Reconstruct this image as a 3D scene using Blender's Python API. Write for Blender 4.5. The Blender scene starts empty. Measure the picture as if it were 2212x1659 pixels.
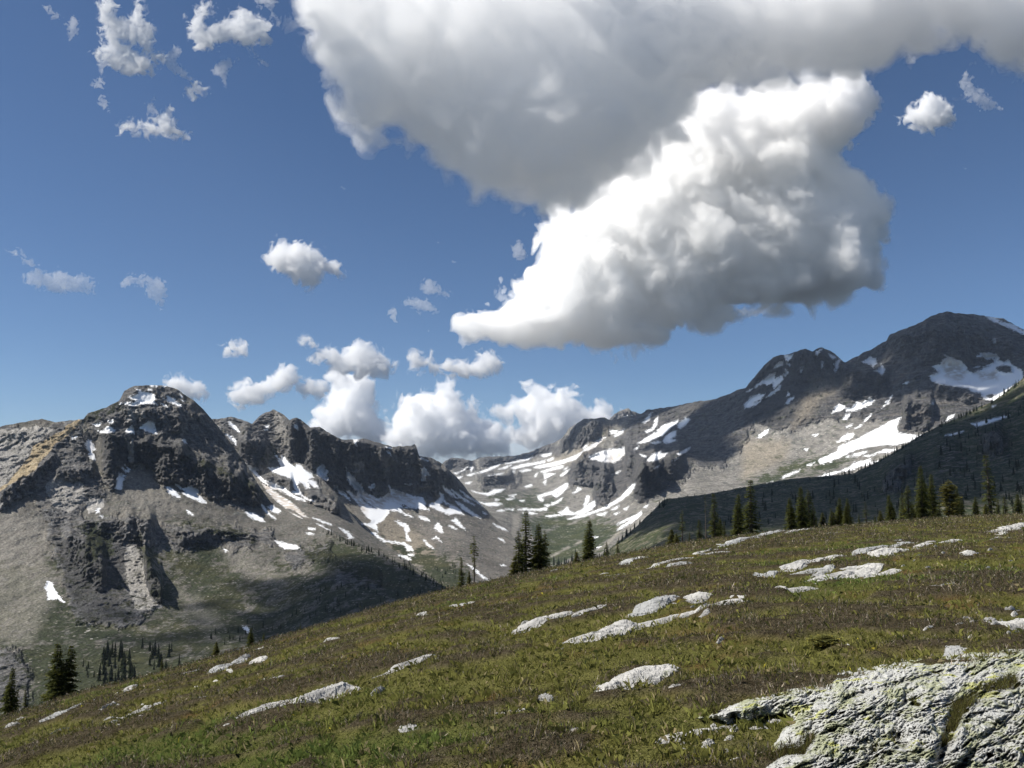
import bpy, math, random
import numpy as np

# ------------------------------------------------------------------ camera, sky, sun, exposure
SC = bpy.context.scene
COL = SC.collection
F = 1106.0 / math.tan(math.radians(31.0))      # focal length in the 2212 x 1659 working raster
PITCH = math.radians(6.83)
cam = bpy.data.cameras.new("camera")
cam.sensor_width = 36.0
cam.lens = 18.0 / math.tan(math.radians(31.0))
cam.clip_start = 0.05
cam.clip_end = 80000.0
camo = bpy.data.objects.new("camera", cam)
camo.rotation_euler = (math.pi / 2 + PITCH, 0, 0)
COL.objects.link(camo)
SC.camera = camo

SUN_AZ = math.radians(-97.0)                   # from straight ahead, negative = left
SUN_EL = math.radians(47.0)
SUN_DIR = np.array([math.sin(SUN_AZ) * math.cos(SUN_EL), math.cos(SUN_AZ) * math.cos(SUN_EL), math.sin(SUN_EL)])
world = bpy.data.worlds.new("World")
SC.world = world
world.use_nodes = True
nt = world.node_tree
bg = nt.nodes["Background"]
sky = nt.nodes.new("ShaderNodeTexSky")
sky.sky_type = 'NISHITA'
sky.sun_disc = False
sky.sun_elevation = SUN_EL
sky.sun_rotation = SUN_AZ
sky.altitude = 2200
sky.air_density = 1.0
sky.dust_density = 0.1
sky.ozone_density = 6.0
nt.links.new(sky.outputs[0], bg.inputs[0])
bg.inputs[1].default_value = 0.066
sun = bpy.data.lights.new("sun", 'SUN')
sun.energy = 5.0
sun.angle = math.radians(0.5)
sun.color = (1.0, 0.955, 0.88)
suno = bpy.data.objects.new("sun", sun)
suno.rotation_euler = (math.pi / 2 - SUN_EL, 0, -SUN_AZ + math.pi)
COL.objects.link(suno)
# point the lamp along -SUN_DIR
from mathutils import Vector
suno.rotation_euler = Vector((-SUN_DIR[0], -SUN_DIR[1], -SUN_DIR[2])).to_track_quat('-Z', 'Y').to_euler()

SC.view_settings.view_transform = 'Standard'
SC.view_settings.look = 'None'
SC.view_settings.exposure = 0.45
SC.view_settings.gamma = 1.0
cy = SC.cycles
cy.use_denoising = True
cy.max_bounces = 48
cy.diffuse_bounces = 3
cy.glossy_bounces = 2
cy.transmission_bounces = 2
cy.volume_bounces = 48
cy.transparent_max_bounces = 48
cy.use_adaptive_sampling = True
cy.adaptive_threshold = 0.02
cy.caustics_reflective = False
cy.caustics_refractive = False

# ------------------------------------------------------------------ numeric helpers
_rng = np.random.RandomState(7)
_PERM = np.concatenate([_rng.permutation(1024)] * 3).astype(np.int32)
_G = _rng.normal(size=(1024, 3))
_G = (_G / np.linalg.norm(_G, axis=1)[:, None]).astype(np.float32)


def perlin(p):
    """gradient noise at points p (n,3), about -1..1"""
    p = np.asarray(p, np.float32)
    out = np.empty(len(p), np.float32)
    CH = 400000
    for s in range(0, len(p), CH):
        q = p[s:s + CH]
        fl = np.floor(q)
        i = fl.astype(np.int32) & 1023
        f = q - fl
        u = f * f * f * (f * (f * 6 - 15) + 10)
        acc = 0
        for dx in (0, 1):
            wx = u[:, 0] if dx else 1 - u[:, 0]
            hx = _PERM[(i[:, 0] + dx) & 1023]
            for dy in (0, 1):
                wy = u[:, 1] if dy else 1 - u[:, 1]
                hy = _PERM[hx + ((i[:, 1] + dy) & 1023)]
                for dz in (0, 1):
                    wz = u[:, 2] if dz else 1 - u[:, 2]
                    g = _G[_PERM[hy + ((i[:, 2] + dz) & 1023)]]
                    d = g[:, 0] * (f[:, 0] - dx) + g[:, 1] * (f[:, 1] - dy) + g[:, 2] * (f[:, 2] - dz)
                    acc = acc + d * wx * wy * wz
        out[s:s + CH] = acc
    return out * 1.6


def fbm(p, octs=4, gain=0.5, lac=2.03, mode=0):
    """0 smooth, 1 billow (0..1, creased at 0), 2 ridged"""
    p = np.asarray(p, np.float32)
    a, t, tot = 1.0, 0, 0
    for o in range(octs):
        n = perlin(p * (lac ** o) + o * 17.3)
        if mode == 1:
            n = np.abs(n)
        elif mode == 2:
            n = 1 - 2 * np.abs(n)
        t = t + a * n
        tot += a
        a *= gain
    return t / tot


def sstep(a, b, x):
    t = np.clip((x - a) / (b - a), 0, 1)
    return t * t * (3 - 2 * t)


def unproj(px, py, Y):
    """raster point at forward distance Y -> world (n,3); the camera stands at the origin"""
    px, py, Y = np.broadcast_arrays(np.asarray(px, float), np.asarray(py, float), np.asarray(Y, float))
    x = (px - 1106.0) / F
    y = (829.5 - py) / F
    dy = math.cos(PITCH) - y * math.sin(PITCH)
    dz = math.sin(PITCH) + y * math.cos(PITCH)
    s = Y / dy
    return np.stack([x * s, Y, dz * s], -1)


def proj(p):
    p = np.asarray(p, float)
    d = p[..., 1] * math.cos(PITCH) + p[..., 2] * math.sin(PITCH)
    u = -p[..., 1] * math.sin(PITCH) + p[..., 2] * math.cos(PITCH)
    return 1106 + F * p[..., 0] / d, 829.5 - F * u / d


def poly_sdf(X, Yv, poly):
    """signed distance to a polygon, positive inside"""
    P = np.asarray(poly, float)
    d = np.full(X.shape, 1e9)
    inside = np.zeros(X.shape, bool)
    n = len(P)
    for k in range(n):
        a, b = P[k], P[(k + 1) % n]
        ex, ey = b - a
        L = ex * ex + ey * ey + 1e-9
        t = np.clip(((X - a[0]) * ex + (Yv - a[1]) * ey) / L, 0, 1)
        dd = (X - a[0] - t * ex) ** 2 + (Yv - a[1] - t * ey) ** 2
        d = np.minimum(d, dd)
        c = (a[1] > Yv) != (b[1] > Yv)
        if abs(ey) > 1e-9:
            inside ^= c & (X < ex * (Yv - a[1]) / ey + a[0])
    d = np.sqrt(d)
    return np.where(inside, d, -d)


def mesh_from(name, V, Q, mats=(), smooth=True, attrs=None, cols=None):
    """quads or tris (n,k) -> mesh data"""
    me = bpy.data.meshes.new(name)
    V = np.asarray(V, np.float32)
    Q = np.asarray(Q, np.int32)
    k = Q.shape[1]
    me.vertices.add(len(V))
    me.vertices.foreach_set("co", V.ravel())
    me.loops.add(Q.size)
    me.loops.foreach_set("vertex_index", Q.ravel())
    me.polygons.add(len(Q))
    me.polygons.foreach_set("loop_start", np.arange(0, Q.size, k, dtype=np.int32))
    me.polygons.foreach_set("loop_total", np.full(len(Q), k, np.int32))
    me.polygons.foreach_set("use_smooth", np.full(len(Q), smooth))
    for m in mats:
        me.materials.append(m)
    for an, av in (attrs or {}).items():
        at = me.attributes.new(an, 'FLOAT', 'POINT')
        at.data.foreach_set("value", np.asarray(av, np.float32))
    if cols is not None:
        at = me.attributes.new("tint", 'FLOAT_COLOR', 'POINT')
        c = np.ones((len(V), 4), np.float32)
        c[:, :3] = cols
        at.data.foreach_set("color", c.ravel())
    me.update(calc_edges=True)
    me.validate()
    return me


def link(name, me, parent=None, label=None, cat=None, group=None, kind=None, loc=None):
    o = bpy.data.objects.new(name, me)
    COL.objects.link(o)
    if parent is not None:
        o.parent = parent
    if loc is not None:
        o.location = loc
    if label:
        o["label"] = label
    if cat:
        o["category"] = cat
    if group:
        o["group"] = group
    if kind:
        o["kind"] = kind
    return o


# ------------------------------------------------------------------ material helpers
class NT:
    def __init__(self, name):
        self.m = bpy.data.materials.new(name)
        self.m.use_nodes = True
        self.t = self.m.node_tree
        self.t.nodes.clear()
        self.out = self.n("ShaderNodeOutputMaterial")

    def n(self, typ, **kw):
        nd = self.t.nodes.new(typ)
        for k, v in kw.items():
            setattr(nd, k, v)
        return nd

    def l(self, a, b):
        self.t.links.new(a, b)

    def put(self, sock, v):
        if isinstance(v, bpy.types.NodeSocket):
            self.l(v, sock)
        else:
            sock.default_value = v

    def attr(self, name, out="Fac"):
        return self.n("ShaderNodeAttribute", attribute_name=name).outputs[out]

    def co(self, scale=1.0):
        if not hasattr(self, "_tc"):
            self._tc = self.n("ShaderNodeTexCoord").outputs["Object"]
        if isinstance(scale, (int, float)):
            scale = (scale, scale, scale)
        mp = self.n("ShaderNodeMapping")
        self.l(self._tc, mp.inputs[0])
        mp.inputs["Scale"].default_value = scale
        return mp.outputs[0]

    def noise(self, vec, scale=1.0, detail=4.0, rough=0.55, out="Fac", dist=0.0):
        nd = self.n("ShaderNodeTexNoise")
        self.l(vec, nd.inputs["Vector"])
        nd.inputs["Scale"].default_value = scale
        nd.inputs["Detail"].default_value = detail
        nd.inputs["Roughness"].default_value = rough
        nd.inputs["Distortion"].default_value = dist
        return nd.outputs[out]

    def vor(self, vec, scale=1.0, feature='F1', out="Distance"):
        nd = self.n("ShaderNodeTexVoronoi", feature=feature)
        self.l(vec, nd.inputs["Vector"])
        nd.inputs["Scale"].default_value = scale
        return nd.outputs[out]

    def math(self, op, a, b=0.0, clamp=False):
        nd = self.n("ShaderNodeMath", operation=op, use_clamp=clamp)
        self.put(nd.inputs[0], a)
        self.put(nd.inputs[1], b)
        return nd.outputs[0]

    def ramp(self, v, a, b, lo=0.0, hi=1.0):
        nd = self.n("ShaderNodeMapRange", interpolation_type='SMOOTHSTEP')
        self.put(nd.inputs[0], v)
        nd.inputs[1].default_value = a
        nd.inputs[2].default_value = b
        nd.inputs[3].default_value = lo
        nd.inputs[4].default_value = hi
        return nd.outputs[0]

    def mix(self, f, a, b):
        nd = self.n("ShaderNodeMix", data_type='RGBA')
        self.put(nd.inputs[0], f)
        for s, v in ((nd.inputs[6], a), (nd.inputs[7], b)):
            if isinstance(v, tuple) and len(v) == 3:
                v = v + (1.0,)
            self.put(s, v)
        return nd.outputs[2]

    def mul(self, a, b):
        nd = self.n("ShaderNodeMix", data_type='RGBA', blend_type='MULTIPLY')
        nd.inputs[0].default_value = 1.0
        self.put(nd.inputs[6], a)
        self.put(nd.inputs[7], b)
        return nd.outputs[2]

    def gray(self, v):
        nd = self.n("ShaderNodeCombineColor")
        for i in range(3):
            self.put(nd.inputs[i], v)
        return nd.outputs[0]

    def bump(self, h, dist, strength=1.0, prev=None):
        nd = self.n("ShaderNodeBump")
        nd.inputs["Strength"].default_value = strength
        nd.inputs["Distance"].default_value = dist
        self.put(nd.inputs["Height"], h)
        if prev is not None:
            self.l(prev, nd.inputs["Normal"])
        return nd.outputs[0]

    def bsdf(self, col, rough=0.9, spec=0.2, normal=None, sss=None):
        b = self.n("ShaderNodeBsdfPrincipled")
        if isinstance(col, tuple) and len(col) == 3:
            col = col + (1.0,)
        self.put(b.inputs["Base Color"], col)
        self.put(b.inputs["Roughness"], rough)
        self.put(b.inputs["Specular IOR Level"], spec)
        if normal is not None:
            self.l(normal, b.inputs["Normal"])
        self.l(b.outputs[0], self.out.inputs[0])
        return b
# ------------------------------------------------------------------ shapes read off the photograph (in enlargements of it)
REG = {1: (.2728, 0, 768), 2: (.2728, 0, 1152), 3: (.2728, 438.8, 822.8), 4: (.2728, 877.7, 822.8), 5: (.2728, 1608.3, 630.8),
       6: (.3799, 1371.4, 932.5), 7: (.1984, 932.5, 1042.2), 8: (.3799, 1371.4, 1261.7), 0: (1, 0, 0)}


def rg(k, pts):
    s, ox, oy = REG[k]
    return [(a[0] * s + ox, a[1] * s + oy) + tuple(v * s + oy for v in a[2:]) for a in pts]


def rp(k, *strs):
    """'x y x y ...' strings of one enlargement -> polygons in raster units"""
    out = []
    for t in strs:
        v = [float(q) for q in t.split()]
        out.append(rg(k, list(zip(v[0::2], v[1::2]))))
    return out


SNOW_LEFT = rp(1, "945 385 990 370 1060 372 1085 360 1010 325 1050 322 1110 290 1170 288 1215 305 1235 345 1215 360 1250 390 1190 380 1110 385 1050 402 1000 385",
  "1290 345 1330 360 1315 320 1345 325 1385 345 1400 370 1430 375 1440 410 1400 395 1345 370", "1275 380 1310 388 1325 405 1295 400",
  "735 545 775 535 800 530 795 555 760 560", "760 585 815 600 850 560 905 575 915 600 860 610 800 612", "845 520 870 518 890 505 900 525 885 540",
  "995 595 1025 575 1045 552 1055 575 1065 618 1035 610 1005 612", "1105 575 1140 545 1175 515 1215 530 1225 560 1240 620 1190 610 1140 590",
  "1445 665 1470 668 1480 695 1455 690", "668 705 700 660 725 680 740 720 758 745 720 760 745 790 755 830 715 815 698 785 715 765 690 740",
  "565 645 605 642 600 658 575 658", "945 925 990 950 970 1000 965 1068 915 1045 930 985", "965 885 1000 910 1030 905 1020 925 990 920", "990 865 1025 900 1020 908",
  "1310 1040 1350 1045 1400 1080 1430 1125 1395 1122 1340 1090",
  "1385 1015 1420 1030 1445 1055 1510 1035 1560 1060 1575 1090 1555 1105 1600 1125 1635 1170 1590 1160 1480 1115 1445 1090 1480 1085 1440 1060",
  "1480 1230 1500 1238 1530 1262 1490 1255", "762 1225 790 1210 785 1240 765 1245", "795 1265 815 1270 810 1288", "1770 1525 1800 1548 1780 1550",
  "1945 1240 2000 1245 2080 1285 2095 1318 2040 1305 1970 1275", "1180 235 1240 238 1240 248 1190 246", "1280 238 1310 242 1300 248", "1070 262 1120 278 1090 272",
  "1172 262 1205 275 1185 276", "1425 305 1445 325 1435 330", "1435 345 1460 360 1450 365") + rp(2,
  "355 420 380 378 415 395 430 440 455 480 470 505 510 540 505 550 460 520 420 525 370 520 380 480", "1920 745 1950 740 1980 770 1960 785") + rp(3,
  "570 1262 620 1275 680 1295 735 1300 765 1330 660 1330 610 1310", "160 1325 195 1345 175 1350", "810 1200 850 1202 878 1215 840 1217", "835 1165 885 1170 885 1180 840 1175",
  "460 980 480 985 500 1025 575 1095 540 1075 490 1035", "515 1000 545 985 620 1030 595 1050 545 1035")
SNOW_SPUR = rp(3, "683 1050 720 1055 780 1085 755 1090 705 1075", "868 1082 920 1100 1005 1130 1025 1145 960 1125", "965 1220 1000 1228 1038 1255 1000 1245",
  "900 1130 940 1145 960 1160 1015 1190 950 1165", "1075 1160 1110 1175 1155 1200 1188 1240 1150 1248 1140 1215",
  "515 1000 545 985 620 1030 595 1050 545 1035", "460 980 480 985 500 1025 575 1095 540 1075 490 1035")
SNOW_MID = rp(3, "333 660 390 680 425 690 440 705 415 708 430 740 500 790 560 810 640 840 720 905 800 940 810 950 740 935 650 890 600 865 540 850 470 800 420 750 370 700",
  "470 815 530 850 580 890 650 930 720 980 790 1050 828 1080 780 1065 720 1020 650 1000 580 950 520 890",
  "572 580 590 600 610 615 625 597 650 605 670 635 730 685 740 660 775 668 800 705 850 730 875 770 830 770 890 800 915 850 870 835 830 800 845 845 815 850 790 815 760 800 740 830 760 860 770 890 790 910 830 935 885 955 830 945 770 905 720 895 700 880 735 870 715 830 720 800 700 775 650 755 590 735 545 715 515 690 560 690 610 680 600 640",
  "895 705 935 660 960 665 965 700 990 715 970 745 990 770 980 800 950 770 910 750", "1035 825 1058 830 1060 850 1040 850", "1062 870 1100 870 1140 905 1160 945 1120 915 1080 890",
  "1135 685 1150 720 1180 750 1215 790 1245 825 1270 880 1300 895 1340 905 1380 935 1420 920 1480 885 1470 825 1490 850 1550 880 1600 890 1650 910 1740 925 1765 970 1750 1000 1790 1020 1700 1010 1640 1000 1600 1010 1560 1000 1580 1040 1660 1080 1600 1060 1540 1030 1470 1025 1475 1040 1420 1110 1370 1135 1385 1195 1330 1160 1250 1125 1300 1130 1345 1110 1290 1075 1260 1030 1240 990 1200 940 1160 900 1135 870 1160 870 1215 915 1225 880 1180 830 1150 790 1140 740",
  "1520 1110 1540 1105 1560 1120 1620 1140 1635 1180 1615 1215 1645 1265 1610 1260 1605 1210 1590 1175 1600 1155 1560 1145 1540 1125",
  "1330 1200 1365 1200 1400 1240 1440 1265 1540 1275 1600 1285 1640 1310 1668 1350 1620 1340 1590 1295 1520 1285 1440 1275 1390 1250",
  "1610 1365 1660 1370 1675 1390 1625 1380", "1550 1380 1600 1385 1648 1415 1600 1410", "1840 1145 1860 1125 1890 1155 1900 1200 1870 1195 1835 1170",
  "1815 1250 1845 1230 1870 1250 1893 1278 1850 1245", "1940 1145 1980 1155 2010 1175 1970 1165", "1968 1110 2000 1085 2020 1110 2075 1175 2040 1160 2010 1135",
  "1745 1262 1770 1275 1827 1330 1780 1305", "1700 1070 1760 1080 1800 1115 1740 1100",
  "1785 980 1840 960 1880 920 1870 880 1900 900 1910 950 1960 980 2020 1010 2065 1055 1990 1050 1950 1060 1900 1040 1850 1020 1800 995",
  "1895 830 1930 850 1990 895 2010 930 1960 905 1915 870", "1960 860 2010 880 2080 940 2150 985 2080 955 2020 915", "2000 955 2050 975 2120 1030 2200 1085 2140 1065 2060 1020",
  "2035 865 2100 915 2140 945 2080 920", "200 315 240 340 270 375 288 405 240 380 205 340", "178 422 230 440 265 470 258 508 220 470", "485 352 520 355 515 368 490 365",
  "485 380 510 378 518 390 490 392", "720 345 740 345 750 390 725 370", "1190 462 1240 465 1210 480 1220 515 1200 490", "1450 548 1470 560 1495 595 1465 570",
  "1730 690 1750 685 1770 715 1795 745 1755 745 1760 790 1735 795 1730 740", "1712 612 1740 612 1780 635", "1310 840 1355 815 1365 835 1330 860", "1605 818 1650 818 1640 825",
  "1440 525 1495 530 1480 535", "118 395 135 410 155 450 130 425") + rp(4, "690 1130 740 1155 800 1170 835 1190 790 1185 730 1160", "730 1245 760 1255 780 1275",
  "480 1450 530 1475 590 1530 650 1578 600 1560 540 1500", "745 1460 770 1455 795 1465", "545 950 600 975 680 1020 620 1005", "600 1040 620 1040 640 1062")
HOLE_MID = rp(3, "1255 920 1300 960 1340 990 1380 1010 1330 1000 1280 960", "1560 975 1600 980 1630 1005 1580 1000", "1870 985 1890 950 1950 985 1965 1010 1910 1020")
DIRTY_MID = rp(3, "460 800 600 860 760 980 830 1090 700 1060 520 920", "1150 860 1260 860 1330 900 1400 930 1480 860 1600 880 1700 930 1680 990 1560 960 1480 950 1400 1000 1290 970 1290 1060 1230 1000")
SNOW_RIGHT = rp(4, "560 730 640 700 700 670 740 660 720 680 650 710 600 725", "730 700 790 690 830 665 790 675 760 690", "780 655 850 640 940 620 1000 600 960 625 890 640 820 655",
  "830 690 920 660 1010 650 1100 630 1095 645 1020 660 930 680 850 697", "1010 685 1060 670 1150 650 1250 625 1340 590 1390 560 1390 575 1340 620 1250 650 1150 675 1060 690",
  "1390 560 1430 530 1480 500 1540 455 1580 440 1540 480 1500 520 1450 545", "1060 590 1100 580 1150 570 1140 590 1090 600", "1115 625 1165 608 1160 625 1125 635",
  "1060 720 1130 700 1160 685 1240 670 1240 685 1160 705 1090 725", "900 715 950 700 985 705 930 720", "650 750 770 730 740 742", "480 745 545 730 510 750",
  "375 770 440 758 420 772", "470 810 515 800 500 813", "1090 740 1125 735 1180 735 1130 755 1095 775", "1085 800 1105 785 1100 820",
  "1220 750 1260 715 1290 700 1270 730 1235 752", "1245 705 1275 683 1260 700", "940 835 990 820 995 830 950 842", "1015 750 1040 728 1025 755", "845 712 862 712 855 730",
  "1445 600 1500 575 1560 555 1620 540 1680 535 1725 525 1728 580 1690 625 1640 650 1560 640 1500 625 1460 620", "515 870 560 885 640 890 700 860 780 855 740 880 690 895 650 905 580 890",
  "570 955 620 970 700 965 760 972 720 988 650 988", "1040 910 1100 890 1160 875 1200 850 1250 820 1278 808 1275 840 1240 880 1210 910 1180 922 1150 895 1120 900 1080 915 1060 920 1088 940 1080 953 1050 945",
  "1150 965 1190 955 1235 925 1225 945 1190 970 1150 985", "1095 980 1140 982 1120 997", "1320 890 1345 870 1360 842 1385 855 1350 880", "1405 980 1430 910 1450 910 1445 950 1420 985",
  "1205 1040 1240 1030 1270 1000 1285 1005 1280 1025 1330 1045 1380 1030 1410 1000 1450 970 1490 950 1495 985 1470 1010 1440 1035 1390 1055 1300 1060 1230 1060",
  "1280 1097 1350 1070 1430 1050 1520 1020 1580 990 1650 950 1700 920 1750 860 1790 820 1815 815 1800 850 1760 900 1700 945 1640 980 1560 1020 1470 1050 1390 1080",
  "1510 1058 1590 1040 1570 1060 1530 1065", "1620 1020 1690 985 1660 1015", "1725 1015 1760 995 1740 1020", "1645 1050 1690 1040 1660 1060",
  "1665 1140 1720 1105 1800 1070 1860 1035 1865 1050 1830 1090 1770 1130 1700 1170 1670 1180 1720 1140 1780 1095 1720 1120", "1880 1000 1920 975 1900 1005",
  "880 1020 940 1010 1040 1015 1100 1002 1120 1010 1110 1025 1040 1025 950 1022", "925 1045 970 1040 1035 1048 1000 1055", "720 1030 750 1018 780 1030", "785 1015 850 1015 840 1023",
  "1105 1070 1190 1060 1230 1065 1140 1078", "810 910 870 900 850 915", "790 935 860 930 820 942", "895 948 935 945 920 955", "700 935 735 940 715 950",
  "1605 395 1670 392 1660 410 1625 418", "1645 440 1690 400 1730 385 1690 430", "1875 330 1900 290 1945 250 1920 310 1890 335", "1890 400 1945 370 1970 310 1995 280 1985 350 1960 385 1910 410",
  "1830 495 1900 450 1980 400 2030 350 2080 335 2160 310 2140 340 2090 370 2060 400 2030 430 1980 450 1930 475 1880 490", "1940 490 1990 475 2015 485 1970 500",
  "2030 470 2060 430 2110 400 2140 395 2130 440 2090 460 2135 470 2080 495 2040 490", "2145 360 2160 330 2212 290 2250 300 2212 350 2170 375", "1850 580 1900 595 1905 610 1865 595",
  "1905 630 1950 580 2020 555 2010 580 2065 570 2040 600 1980 630 1920 636", "1805 545 1840 512 1830 540", "2145 575 2212 540 2250 530 2212 565 2160 590", "1635 740 1700 708 1670 735",
  "1960 690 2005 668 1990 685", "2110 630 2145 612 2130 635", "1400 530 1440 495 1420 525", "430 715 485 680 460 705", "500 680 530 685 515 720", "1485 1330 1540 1310 1520 1325",
  "1440 1260 1480 1235 1515 1235 1480 1250", "380 728 420 722 400 738") + rp(5,
  "80 760 110 720 160 690 200 650 245 640 235 690 290 665 310 690 260 740 230 765 220 720 180 740 150 720", "230 600 260 565 305 545 300 580 250 600",
  "315 500 380 495 370 530 345 550 325 540", "335 570 360 560 355 585", "310 650 330 615 350 640 320 670", "175 835 230 780 290 735 275 775 220 810",
  "0 890 50 830 110 810 160 808 130 850 80 870 130 860 90 895 30 915 0 920", "15 790 60 765 40 790", "565 495 565 470 620 450 590 475 575 500", "665 490 690 500 720 515 700 530",
  "710 570 740 540 765 535 745 570 740 600 720 635 712 615 725 595", "440 620 450 590 465 600 448 635", "610 550 625 550 615 600", "325 880 345 845 390 830 370 860 340 890",
  "330 825 345 795 358 820", "930 550 990 515 1040 530 1045 570 1020 595 990 570 950 565", "1030 625 1075 605 1080 570 1110 605 1105 620 1090 660 1065 635", "1255 720 1300 708 1285 730",
  "1465 660 1540 630 1490 590 1545 570 1580 530 1600 520 1580 495 1620 510 1660 530 1720 550 1755 590 1760 620 1800 640 1870 615 1940 580 1910 590 1820 600 1830 590 1900 590 1970 560 1985 520 1910 535 1890 510 1840 510 1880 480 1990 490 2015 520 2000 545 2050 550 2090 530 2110 570 2200 620 2205 690 2130 740 2080 780 2040 825 1980 860 1900 850 1870 800 1800 790 1770 760 1690 750 1600 735 1530 725 1480 700",
  "1910 195 1990 205 1990 215 2060 245 2130 255 2170 285 2240 320 2240 345 2180 325 2110 290 1965 230", "690 960 710 915 745 890 800 910 760 940",
  "805 945 810 915 850 910 890 870 930 880 970 855 990 835 1025 860 1000 890 900 930 850 940", "780 1010 800 970 835 963 810 1010", "1085 920 1130 860 1170 820 1140 880",
  "950 1010 1005 960 1000 985 960 1020", "875 1080 945 1030 920 1060", "793 1075 860 1045 830 1070", "1480 885 1490 855 1500 890", "1590 1025 1620 980 1665 970 1640 1000",
  "585 1330 650 1300 730 1265 750 1225 800 1200 880 1170 960 1130 1030 1090 1100 1055 1180 1010 1240 992 1205 1060 1215 1115 1300 1128 1400 1140 1300 1185 1200 1210 1100 1210 1000 1225 900 1240 800 1285 750 1310 680 1340 600 1365",
  "735 1190 790 1130 860 1110 870 1130 830 1170", "800 1310 900 1275 970 1265 900 1295", "1030 1280 1110 1245 1210 1245 1150 1265", "940 1300 1040 1285 990 1302",
  "575 1470 640 1440 760 1415 840 1385 860 1355 930 1340 1000 1322 980 1345 1060 1340 1000 1365 900 1385 840 1410 740 1430 650 1470", "300 1475 320 1450 440 1408 420 1425 340 1460",
  "675 1505 770 1485 720 1505", "765 1462 855 1442 820 1460", "100 1155 150 1105 200 1080 180 1115 130 1150", "180 1515 225 1505 210 1515", "495 1370 560 1350 520 1375",
  "540 1130 580 1128 560 1138", "480 1245 500 1240 495 1258", "1960 385 1990 370 1985 398")
HOLE_RIGHT = rp(4, "1185 890 1210 880 1200 905") + rp(5, "1990 600 2050 575 2110 590 2120 635 2050 640 2000 620", "1910 820 1960 805 1995 820 1940 845")
DIRTY_RIGHT = rp(5, "1570 560 1680 560 1740 610 1740 690 1660 700 1590 660", "1830 640 2000 630 2000 680 1880 690", "740 1190 860 1110 870 1140 780 1190") + rp(4, "1390 590 1560 500 1560 440 1480 500", "1640 560 1720 560 1720 620 1600 640")
SNOW_NEAR_R = rp(5, "1795 1040 1830 1040 1900 1020 2000 995 2095 975 2080 990 1960 1030 1840 1065", "1590 1135 1650 1125 1735 1100 1720 1112 1630 1135", "1960 905 1985 898 1970 910")
SNOW_PEAK = rp(4, "1690 315 1740 295 1790 275 1805 300 1740 330", "1720 290 1750 275 1740 290")
PALE_LEFT = rp(1, "-40 600 100 585 280 560 420 590 300 680 240 760 220 830 140 900 50 1010 -40 1070", "-40 1180 80 1150 40 1210 -40 1240", "380 1000 450 960 640 990 700 1100 560 1240 430 1200 360 1080", "690 1120 830 1130 820 1210 700 1250",
  "1020 420 1140 430 1180 500 1000 520", "1010 690 1060 660 1050 850 1015 840") + rp(2, "980 200 1030 60 1110 130 1145 260 1140 380 1190 480 1280 580 1240 620 1060 600 1020 450 990 330", "600 740 690 700 800 760 830 830 720 850", "-40 920 100 920 160 1000 240 1150 230 1380 -40 1400")
TAN_LEFT = rp(1, "510 560 640 495 650 520 620 560 530 640 440 700 390 770 310 850 290 900 200 960 80 1020 -40 1110 -40 1070 60 1010 150 900 230 800 260 720 340 680 440 620 510 590")
GRASS_LEFT = rp(1, "620 1350 780 1330 900 1450 880 1600 700 1640", "1080 1480 1250 1540 1330 1660 1150 1680", "1480 1500 1740 1480 1800 1640 1560 1640", "700 500 800 430 960 380 1000 420 850 460 760 520", "1500 800 1700 880 1900 980 2050 1080 1950 1010 1650 860",
  "1350 1290 1560 1330 1850 1370 2000 1450 1850 1440 1600 1400") + rp(2, "350 200 480 200 480 300 380 330", "1250 120 1420 300 1500 520 1700 640 1960 620 1980 420 1800 300 1620 130", "1500 640 1900 640 2100 800 1800 820", "380 600 560 580 560 760 400 800", "200 850 900 880 1250 900 1500 1100 500 1400 200 1200") + rp(3, "780 1360 900 1300 1100 1270 1500 1420 1970 1650 2050 1800 1500 1760 1300 1600 1050 1480 900 1500")
GRASS_RIGHT = rp(4, "1060 1180 1180 1120 1400 1090 1560 1090 1720 1130 1660 1200 1560 1370 1400 1400 1150 1500 1060 1600 1000 1300") + rp(5, "0 1530 330 1350 560 1310 800 1330 800 1380 480 1440 250 1520 0 1600")
GRAVEL_RIGHT = rp(4, "1130 1390 1280 1310 1300 1320 1150 1398", "1320 1295 1400 1255 1395 1275 1330 1298", "1480 1360 1560 1300 1680 1190 1690 1200 1600 1300", "840 1060 900 1040 900 1130 860 1250 830 1250")
GRASS_MID = rp(4, "150 1420 420 1400 470 1700 150 1700") + rp(3, "1400 1250 1900 1380 2100 1500 2212 1900 1900 1900 1700 1500", "460 600 560 560 520 640")
WARM_RIGHT = rp(5, "540 700 730 640 720 800 600 870 500 1000 380 1080 420 950", "0 1380 350 1180 330 1330 0 1480", "-20 1180 300 1170 330 1250 60 1460 -20 1480") + rp(4, "1090 640 1500 480 1600 330 1640 300 1560 460 1400 600 1200 680")

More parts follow.
